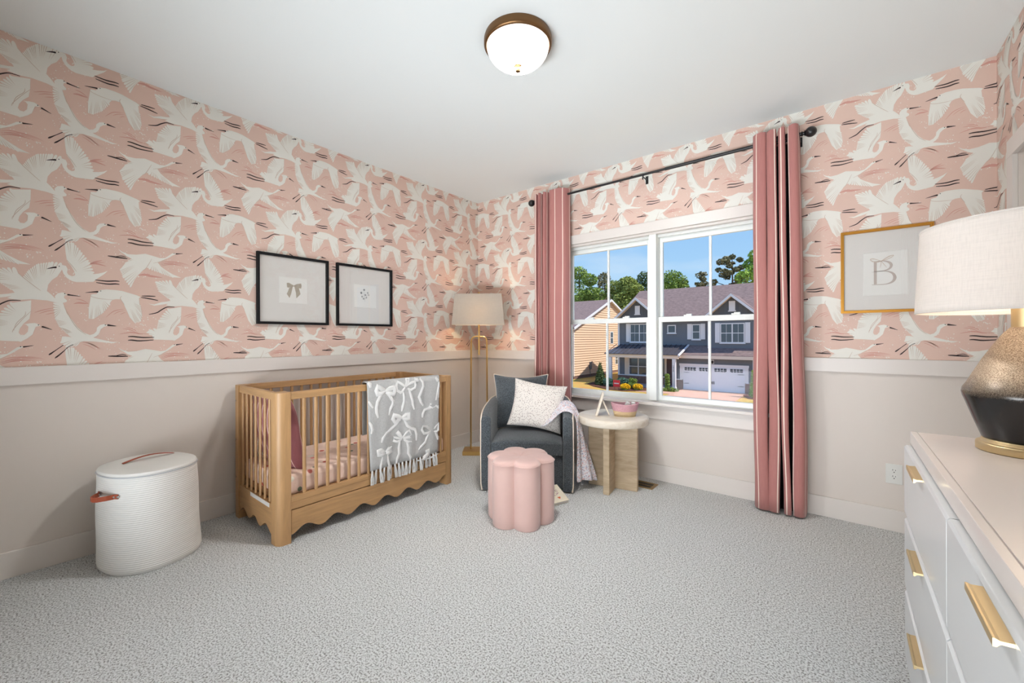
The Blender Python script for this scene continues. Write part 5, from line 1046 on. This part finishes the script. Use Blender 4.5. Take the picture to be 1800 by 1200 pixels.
# porch
slab('porch_roof', METR, [(-17.9, 36.4, -0.40), (-10.95, 36.4, -0.40), (-10.85, 39.05, 0.42), (-17.3, 39.05, 0.42)], 0.06)
for k in range(16):
    x = -17.75+0.45*k; mb = MB(); mb.mesh([(x+dx, y, z+dz) for (y, z) in ((36.4, -0.40), (39.03, 0.42)) for dx, dz in ((-0.02, 0), (0.02, 0), (0.02, 0.05), (-0.02, 0.05))], [(0, 1, 2, 3), (7, 6, 5, 4), (0, 4, 5, 1), (1, 5, 6, 2), (2, 6, 7, 3), (3, 7, 4, 0)]); mb.build('roof_seam', METR, bh, smooth=False)
slab('rake_trim', HTRIM, [(-10.98, 36.35, -0.40), (-10.84, 36.35, -0.40), (-10.74, 39.05, 0.47), (-10.88, 39.05, 0.47)], 0.12)
hb('porch_beam', BTRIM, -17.7, -11.0, 36.5, 36.72, -0.76, -0.44); hb('porch_ceiling', BTRIM, -17.6, -11.0, 36.7, 39.0, -0.62, -0.58)
for x in (-17.33, -11.36):
    hb('porch_post', HTRIM, x-0.14, x+0.14, 36.5, 36.74, -3.3, -0.74); hb('post_base', HTRIM, x-0.19, x+0.19, 36.46, 36.8, -3.45, -3.24)
hb('porch_floor', mat('grey_concrete', s(176, 172, 176), 0.9), -17.6, -11.5, 36.4, 39.03, GZ, -3.36)
hb('brick_base', BRK, -17.6, -12.9, 38.92, 39.03, GZ, -2.66); hb('water_table', HTRIM, -17.6, -12.9, 38.88, 39.03, -2.66, -2.58)
hb('front_door', DARKD, -12.75, -11.95, 38.95, 39.03, -3.36, -0.95); hb('door_trim', BTRIM, -12.95, -12.75, 38.9, 39.03, -3.36, -0.85); hb('door_trim', BTRIM, -11.95, -11.8, 38.9, 39.03, -3.36, -0.85); hb('sidelight', HGL, -13.3, -13.0, 38.95, 39.03, -2.6, -0.95)
# house number down the post, as printed there (digits too small to read for certain)
NUM = {'1': [(0.5, 0, 0.5, 1), (0.3, 0.85, 0.5, 1), (0.3, 0, 0.7, 0)], '4': [(0.7, 0, 0.7, 1), (0.7, 1, 0.15, 0.35), (0.15, 0.35, 0.9, 0.35)], '2': [(0.2, 0.85, 0.5, 1), (0.5, 1, 0.8, 0.8), (0.8, 0.8, 0.2, 0), (0.2, 0, 0.85, 0)], '0': [(0.2, 0.2, 0.2, 0.8), (0.2, 0.8, 0.5, 1), (0.5, 1, 0.8, 0.8), (0.8, 0.8, 0.8, 0.2), (0.8, 0.2, 0.5, 0), (0.5, 0, 0.2, 0.2)], '9': [(0.8, 0.6, 0.5, 0.45), (0.5, 0.45, 0.2, 0.7), (0.2, 0.7, 0.5, 1), (0.5, 1, 0.8, 0.8), (0.8, 0.8, 0.75, 0.2), (0.75, 0.2, 0.4, 0)]}
for i, ch_ in enumerate('1420'):
    mb = MB(); x0, z0, wd_, hh = -11.44, -1.43-0.15*i, 0.10, 0.115
    for a, b_, c, d in NUM[ch_]: mb.tube([(x0+a*wd_, 36.495, z0+b_*hh), (x0+c*wd_+1e-4, 36.495, z0+d*hh)], 0.011, 5)
    mb.build('house_number', IRON, bh)
# windows
def hwin(x0, x1, z0, z1, Y, cols=1, mun=True, shutters=0, open_top=None, parent=None, sw=0.38):
    w_ = B_(x0-0.09, x1+0.09, Y-0.06, Y, z0-0.09, z1+0.09).build('window', HTRIM, parent or bh, smooth=False)
    n = cols; cw = (x1-x0)/n
    for c in range(n):
        a0 = x0+c*cw+(0.05 if c else 0); a1 = x0+(c+1)*cw-(0.05 if c < n-1 else 0); zm = (z0+z1)/2
        for (q0, q1) in ((z0, zm-0.03), (zm+0.03, z1)) if z1-z0 > 0.9 else ((z0, z1),):
            B_(a0, a1, Y-0.065, Y-0.055, q0, q1).build('pane', HGL, w_, smooth=False)
            if mun and a1-a0 > 0.4: B_((a0+a1)/2-0.012, (a0+a1)/2+0.012, Y-0.07, Y-0.06, q0, q1).build('muntin', HTRIM, w_, smooth=False)
    B_(x0-0.14, x1+0.14, Y-0.09, Y, z0-0.15, z0-0.07).build('window_sill', HTRIM, w_, smooth=False)
    if shutters:
        for q0 in ((x0-0.11-sw), (x1+0.11)):
            sh = B_(q0, q0+sw, Y-0.06, Y-0.015, z0-0.06, z1+0.12).build('shutter', HTRIM, parent or bh, smooth=False)
            for i in range(3): B_(q0+0.04, q0+sw-0.04, Y-0.07, Y-0.058, z0-0.02+(z1-z0+0.1)*i/3, z0-0.02+(z1-z0+0.1)*(i+0.9)/3).build('shutter_panel', HTRIM, sh, smooth=False)
    return w_
hwin(-16.25, -14.5, 0.72, 2.35, 39.0, 2, shutters=1); hwin(-12.6, -12.0, 1.57, 2.17, 39.0, 1, mun=False); hwin(-10.42, -9.88, 0.98, 2.2, 39.0, 1, mun=False, shutters=1); hwin(-8.02, -6.33, 0.70, 2.22, 38.6, 2, shutters=1)
hwin(-16.38, -14.6, -2.5, -0.95, 38.98, 2, mun=False); hb('panel_trim', BTRIM, -16.88, -16.47, 38.9, 39.0, -2.6, -0.75)
# main roof, cross gables
slab('roof', SHING, [(-17.8, 38.45, 2.85), (-1.5, 38.45, 2.85), (-1.5, 44.0, 6.2), (-17.3, 44.0, 6.2)], 0.15)
slab('roof', SHING, [(-17.3, 44.0, 6.2), (-1.5, 44.0, 6.2), (-1.5, 49.6, 2.85), (-17.8, 49.6, 2.85)], 0.15)
MB().prism([(39.0, 3.0), (49.0, 3.0), (44.0, 6.0)], lambda u, v, d: (d, u, v), -17.5, -17.4).build('gable_wall', SIDB, bh, smooth=False)
hb('fascia', BTRIM, -17.85, -1.5, 38.38, 38.48, 2.68, 2.86); hb('soffit', BTRIM, -17.8, -1.5, 38.45, 39.0, 2.68, 2.72)
SIDD = mat('dark_board_and_batten', s(98, 102, 108), 0.85)
for gx, hw, zb, zp in ((-15.4, 2.35, 2.92, 4.98), (-7.18, 2.13, 2.92, 4.8)):
    Yg = 38.2; yb = 43.0
    sl_ = (zp-zb)/hw
    for sg in (-1, 1):
        slab('gable_roof', SHING, [(gx, Yg-0.15, zp), (gx+sg*(hw+0.1), Yg-0.15, zb-0.05), (gx+sg*(hw+0.1), Yg+1.0, zb-0.05), (gx, yb, zp)][::sg], 0.08)
        slab('rake_board', HTRIM, [(gx, Yg-0.22, zp-0.03), (gx+sg*(hw+0.05), Yg-0.22, zb-0.06), (gx+sg*(hw+0.05), Yg-0.15, zb-0.06), (gx, Yg-0.15, zp-0.03)][::sg], 0.24)
        slab('rake_soffit', BTRIM, [(gx, Yg-0.15, zp-0.2), (gx+sg*(hw-0.02), Yg-0.15, zb-0.2), (gx+sg*(hw-0.02), Yg+0.4, zb-0.2), (gx, Yg+0.4, zp-0.2)][::sg], 0.05)
    Yw = Yg+0.35
    MB().prism([(gx-hw, zb-0.1), (gx+hw, zb-0.1), (gx, zp-0.15)], lambda u, v, d: (u, d, v), Yw, Yw+0.1).build('gable_wall', SIDD, bh, smooth=False)
    mb = MB(); x = gx-hw+0.4
    while x < gx+hw-0.3: mb.box(x-0.02, x+0.02, Yw-0.02, Yw, zb-0.05, zb-0.1+(hw-abs(x-gx))*sl_-0.05); x += 0.36
    mb.build('batten', SIDD, bh, smooth=False)
    v_ = B_(gx-0.24, gx+0.24, Yw-0.06, Yw, zb+0.42, zb+1.25).build('gable_vent', HTRIM, bh, smooth=False)
    B_(gx-0.30, gx+0.30, Yw-0.08, Yw, zb+0.36, zb+0.44).build('vent_sill', HTRIM, v_, smooth=False)
    mb = MB()
    for k in range(9): mb.box(gx-0.19, gx+0.19, Yw-0.075, Yw-0.055, zb+0.5+0.08*k, zb+0.545+0.08*k)
    mb.build('louvres', HTRIM, v_, smooth=False)
# ---------------------------------------------------------------- cream house
ph = thing('house', 'cream sided house with brown gable roof, left of the slate blue house', 'house', (-28, 48, GZ))
PX = -23.0; YA, YZ_, ZE, ZP, YP = 39.4, 57.0, 2.25, 5.75, 48.2
B_(-36, PX-0.03, YA, YZ_, GZ, ZE).build('wall', SIDP, ph, smooth=False)
def gcl(v):
    if v <= ZE: return (YA, YZ_)
    q = (v-ZE)/(ZP-ZE); return (YA+(YP-YA)*q, YZ_+(YP-YZ_)*q)
siding('siding', SIDP, ph, lambda u, v, d: (PX+d, u, v), YA, YZ_, GZ+0.35, ZP, step=0.27, lap=0.06, clipf=gcl)
MB().prism([(YA, ZE), (YZ_, ZE), (YP, ZP)], lambda u, v, d: (d, u, v), PX-0.3, PX-0.03).build('gable_wall', SIDP, ph, smooth=False)
B_(-36, PX+0.02, YA-0.02, YZ_, GZ, GZ+0.36).build('foundation', BRK, ph, smooth=False)
k_ = (ZP-ZE)/(YP-YA)
slab('roof', SHING, [(-37, YA-0.5, ZE-0.5*k_+0.15), (PX+0.35, YA-0.5, ZE-0.5*k_+0.15), (PX+0.35, YP, ZP+0.15), (-37, YP, ZP+0.15)], 0.15, ph)
slab('roof', SHING, [(-37, YP, ZP+0.15), (PX+0.35, YP, ZP+0.15), (PX+0.35, YZ_+0.5, ZE-0.5*k_+0.15), (-37, YZ_+0.5, ZE-0.5*k_+0.15)], 0.15, ph)
for ya, za, yb_, zb_ in ((YA-0.5, ZE-0.5*k_, YP, ZP), (YP, ZP, YZ_+0.5, ZE-0.5*k_)):
    slab('rake_board', HTRIM, [(PX+0.34, ya, za+0.16), (PX+0.42, ya, za+0.16), (PX+0.42, yb_, zb_+0.16), (PX+0.34, yb_, zb_+0.16)], 0.26, ph)
    slab('rake_soffit', HTRIM, [(PX+0.0, ya, za+0.0), (PX+0.35, ya, za+0.0), (PX+0.35, yb_, zb_+0.0), (PX+0.0, yb_, zb_+0.0)], 0.03, ph)
B_(PX, PX+0.04, YA-0.05, YA+0.1, GZ+0.3, ZE).build('corner_trim', HTRIM, ph, smooth=False)
for yc, z0, z1 in ((48.9, 0.35, 1.75), (50.3, -2.35, -1.1)):
    w_ = B_(PX, PX+0.07, yc-0.42, yc+0.42, z0-0.08, z1+0.08).build('window', HTRIM, ph, smooth=False); zm = (z0+z1)/2
    for q in ((z0, zm-0.04), (zm+0.04, z1)): B_(PX+0.07, PX+0.08, yc-0.3, yc+0.3, q[0], q[1]).build('pane', HGL, w_, smooth=False)
B_(PX, PX+0.2, 42.9, 43.25, -2.6, -1.75).build('meter_box', mat('grey_metal_box', s(120, 118, 122), 0.5), ph, smooth=False)
B_(PX, PX+0.08, 43.05, 43.13, -3.3, -2.6).build('conduit', mat('grey_metal_box', s(120, 118, 122), 0.5), ph, smooth=False)
# ---------------------------------------------------------------- plants
LEAFS = {'mid': mat('leaf_green', s(158, 182, 92), 0.8, vary=0.45, vscale=0.7, spec=0.2), 'dark': mat('leaf_dark', s(112, 130, 84), 0.8, vary=0.4, vscale=0.7, spec=0.2), 'olive': mat('leaf_olive', s(172, 184, 100), 0.8, vary=0.4, vscale=0.7, spec=0.2),
         'brown': mat('leaf_brownish', s(150, 144, 108), 0.8, vary=0.35, vscale=0.7, spec=0.2), 'bright': mat('leaf_bright', s(168, 200, 96), 0.8, vary=0.35, vscale=1, spec=0.2), 'teal': mat('leaf_bluegreen', s(104, 140, 118), 0.8, vary=0.35, vscale=3, spec=0.2), 'yellow': mat('yellow_petals', s(252, 206, 24), 0.8, vary=0.2, vscale=6)}
BARK = mat('bark', s(96, 78, 66), 0.95, vary=0.3, vscale=3)
def foliage(clumps, n, size, seed, flat=0.8):
    rnd = random.Random(seed); mb = MB(); tot = sum(c[3]**2 for c in clumps)
    for (x, y, z, r) in clumps:
        for _ in range(int(n*r*r/tot)):
            while True:
                a, b_, c = rnd.uniform(-1, 1), rnd.uniform(-1, 1), rnd.uniform(-1, 1)
                l = a*a+b_*b_+c*c
                if 0.15 < l < 1: break
            l = sqrt(l); k = (l**0.4)/l; p = Vector((x+a*k*r, y+b_*k*r, z+c*k*r*flat))
            s1 = size*rnd.uniform(0.6, 1.3); d1 = Vector((rnd.gauss(0, 1), rnd.gauss(0, 1), rnd.gauss(0, 0.6))).normalized(); d2 = d1.cross(Vector((rnd.gauss(0, 1), rnd.gauss(0, 1), rnd.gauss(0, 1)))).normalized()
            o = len(mb.v); mb.v += [p-d1*s1, p+d2*s1*0.5, p+d1*s1, p-d2*s1*0.5]; mb.f.append((o, o+1, o+2, o+3)); mb.mi.append(0)
    return mb
def tree(x, y, top, rad, kind, label, seed, n=5000, size=0.22, sparse=False, low=None, group=None):
    rnd = random.Random(seed); r = thing('tree', label, 'tree', (x, y, GZ), group)
    H = top-GZ; cl_ = []
    if sparse:
        for k in range(64): q = rnd.uniform(0.62, 1); a = rnd.uniform(0, 2*pi); rr_ = rad*min(1, (1.08-q)*4)*rnd.uniform(0.1, 1.0); cl_.append((x+rr_*cos(a), y+rr_*sin(a), GZ+H*q-0.3, rnd.uniform(0.22, 0.5)))
        cl_.append((x, y, top-0.4, 0.4))
    else:
        c0 = low if low is not None else GZ+H*0.35
        for k in range(24):
            q = rnd.uniform(0, 1); a = rnd.uniform(0, 2*pi); w_ = sin(pi*min(1, q*0.8+0.22))**0.7; rr_ = rad*w_*rnd.uniform(0.3, 0.95); cl_.append((x+rr_*cos(a), y+rr_*sin(a), c0+(top-c0)*q*0.92, rad*rnd.uniform(0.28, 0.46)))
        cl_.append((x, y, top-rad*0.3, rad*0.3))
    foliage(cl_, n, size, seed).build('foliage', LEAFS[kind], r, smooth=False, fixn=False)
    mb = MB(); mb.tube([(x, y, GZ), (x+0.15, y, GZ+H*0.4), (x, y+0.1, top-0.6)], [0.28, 0.2, 0.04], 8)
    for c in cl_[:10]: mb.tube([(x, y, min(c[2]-0.8, top-2)), ((x+c[0])/2, (y+c[1])/2, c[2]-0.4), (c[0], c[1], c[2])], [0.09, 0.06, 0.02], 5)
    mb.build('trunk', BARK, r)
T_ = lambda px, top_px, Y: None
def at(px, py, Y):
    d = (-sin(YAW)+cos(YAW)*((px-900)/F_PX), cos(YAW)+sin(YAW)*((px-900)/F_PX), -((py-591.9)+0.0033*(px-900))/F_PX); k = Y/d[1]; return d[0]*k, H_CAM+d[2]*k
TREES = [(1018, 470, 66, 3.6, 'mid', 'pale green tree at the far left edge of the window view', 11, False, 4000),
 (1037, 482, 60, 3.6, 'mid', 'full green tree rising behind the cream house roof', 12, False, 8000),
 (1063, 476, 68, 2.6, 'brown', 'tall brownish pine standing above the cream gable peak', 13, False, 3500),
 (1080, 496, 62, 3.2, 'olive', 'olive green tree just right of the window muntin behind the cream gable', 14, False, 6000),
 (1103, 490, 60, 3.6, 'olive', 'broad olive green tree between the cream and blue houses', 15, False, 9000),
 (1138, 476, 66, 3.6, 'dark', 'dark green tree against the centre mullion', 16, False, 6000),
 (1178, 479, 64, 4.4, 'mid', 'round green tree just right of the centre mullion above the blue house roof', 17, False, 9000),
 (1200, 495, 66, 2.6, 'mid', 'smaller green tree crown tapering right behind the blue house ridge', 18, False, 4000),
 (1234, 476, 64, 1.6, 'brown', 'small thin tree behind the roof ridge, left of the right-hand muntin', 19, True, 3600),
 (1287, 446, 60, 3.0, 'brown', 'sparse brownish tree with see-through crown above the right gable', 20, True, 6000),
 (1328, 436, 58, 2.6, 'bright', 'bright green tree at the right edge of the window view', 21, False, 7000)]
for px, py, Y, rad, kind, lab, sd, sp_, n in TREES:
    x, z = at(px, py, Y); tree(x, Y, z, rad, kind, lab, sd, n=n, size=0.17 if sp_ else 0.2, sparse=sp_, group='trees behind the houses')
x, z = at(1257, 505, 64); 
rnd = random.Random(40)
for i, (px, py, Y, rad, kind, lab_) in enumerate(((1050, 520, 72, 5, 'mid', 'low green woodland tree just above the cream house ridge'), (1112, 520, 74, 5, 'olive', 'low olive woodland tree in the gap between the two houses'), (1030, 515, 74, 5, 'dark', 'low dark woodland tree at the far left above the cream roof'), (1085, 515, 76, 5, 'dark', 'low dark woodland tree behind the cream gable peak'))):
    x, z = at(px, py, Y); tree(x, Y, z, rad, kind, lab_, 50+i, n=5000, size=0.3, group='low woodland trees behind')
def shrub(name, lab, cat, x, y, clumps, kind, n, size, seed, group=None, stem=True):
    r = thing(name, lab, cat, (x, y, GZ), group); foliage([(x+a, y+b_, GZ+c, q) for a, b_, c, q in clumps], n, size, seed).build('foliage', LEAFS[kind], r, smooth=False, fixn=False)
    if stem: MB().tube([(x, y, GZ), (x, y, GZ+max(c[2] for c in clumps))], 0.02, 6).build('stem', BARK, r)
    return r
con = [(0, 0, 0.35+0.16*k, 0.5-0.045*k) for k in range(9)]
shrub('conifer', 'small dark cone-shaped evergreen in front of the cream house', 'shrub', -18.2, 36.2, [(0, 0, 0.3+0.2*k, 0.52-0.045*k) for k in range(10)], 'dark', 2600, 0.09, 61)
shrub('shrub', 'green shrub at the foot of the left porch post', 'shrub', -17.0, 35.6, [(0, 0, 0.4, 0.5), (0.4, 0, 0.35, 0.4), (-0.3, 0.1, 0.5, 0.35)], 'teal', 1500, 0.08, 62)
shrub('shrub', 'blue-green shrub in front of the brick porch base', 'shrub', -15.9, 36.0, [(0, 0, 0.5, 0.5), (0.5, 0, 0.45, 0.45)], 'teal', 1500, 0.08, 63)
shrub('shrub', 'leafy green shrub between the two yellow flower clumps', 'shrub', -14.6, 35.3, [(0, 0, 0.4, 0.4), (0.2, 0, 0.75, 0.22), (-0.1, 0, 0.8, 0.2)], 'mid', 1300, 0.08, 64)
shrub('shrub', 'narrow upright shrub beside the numbered porch post', 'shrub', -11.75, 36.0, [(0, 0, 0.3+0.25*k, 0.2) for k in range(5)], 'mid', 1200, 0.07, 65)
shrub('shrub', 'low spreading plants at the foot of the numbered porch post', 'shrub', -11.3, 35.7, [(0, 0, 0.15, 0.25), (-0.5, -0.2, 0.12, 0.22), (0.4, 0, 0.12, 0.2)], 'mid', 700, 0.06, 66, stem=False)
shrub('shrub', 'narrow upright evergreen right of the garage by the curtain', 'shrub', -5.15, 35.6, [(0, 0, 0.3+0.28*k, 0.33-0.025*k) for k in range(7)], 'bright', 2000, 0.08, 67)
for i, (x, y, lab) in enumerate(((-14.75, 34.1, 'yellow chrysanthemum clump just right of the red yard sign'), (-13.85, 34.7, 'yellow chrysanthemum clump at the right, by the mullion'))):
    r = thing('flower_clump', lab, 'flowers', (x, y, GZ), 'yellow flowers in the mulch bed')
    foliage([(x, y, GZ+0.32, 0.42)], 900, 0.07, 70+i, flat=0.6).build('blossoms', LEAFS['yellow'], r, smooth=False, fixn=False)
    foliage([(x, y, GZ+0.16, 0.36)], 500, 0.07, 80+i, flat=0.5).build('foliage', LEAFS['mid'], r, smooth=False, fixn=False)
sg = thing('yard_sign', 'red yard sign with a white word on it, in the mulch bed', 'sign', (-15.5, 34.0, GZ))
SRED = mat('sign_red', s(226, 52, 66), 0.5); B_(-15.83, -15.2, 33.98, 34.01, GZ+0.25, GZ+0.85).build('panel', SRED, sg, smooth=False)
mb = MB()
for k in range(6): mb.box(-15.72+0.075*k, -15.67+0.075*k, 33.965, 33.98, GZ+0.51, GZ+0.60)
mb.box(-15.74, -15.28, 33.967, 33.979, GZ+0.535, GZ+0.572); mb.build('lettering', HTRIM, sg, smooth=False)
for x in (-15.7, -15.33): MB().tube([(x, 34.0, GZ), (x, 34.0, GZ+0.3)], 0.01, 5).build('stake', IRON, sg)
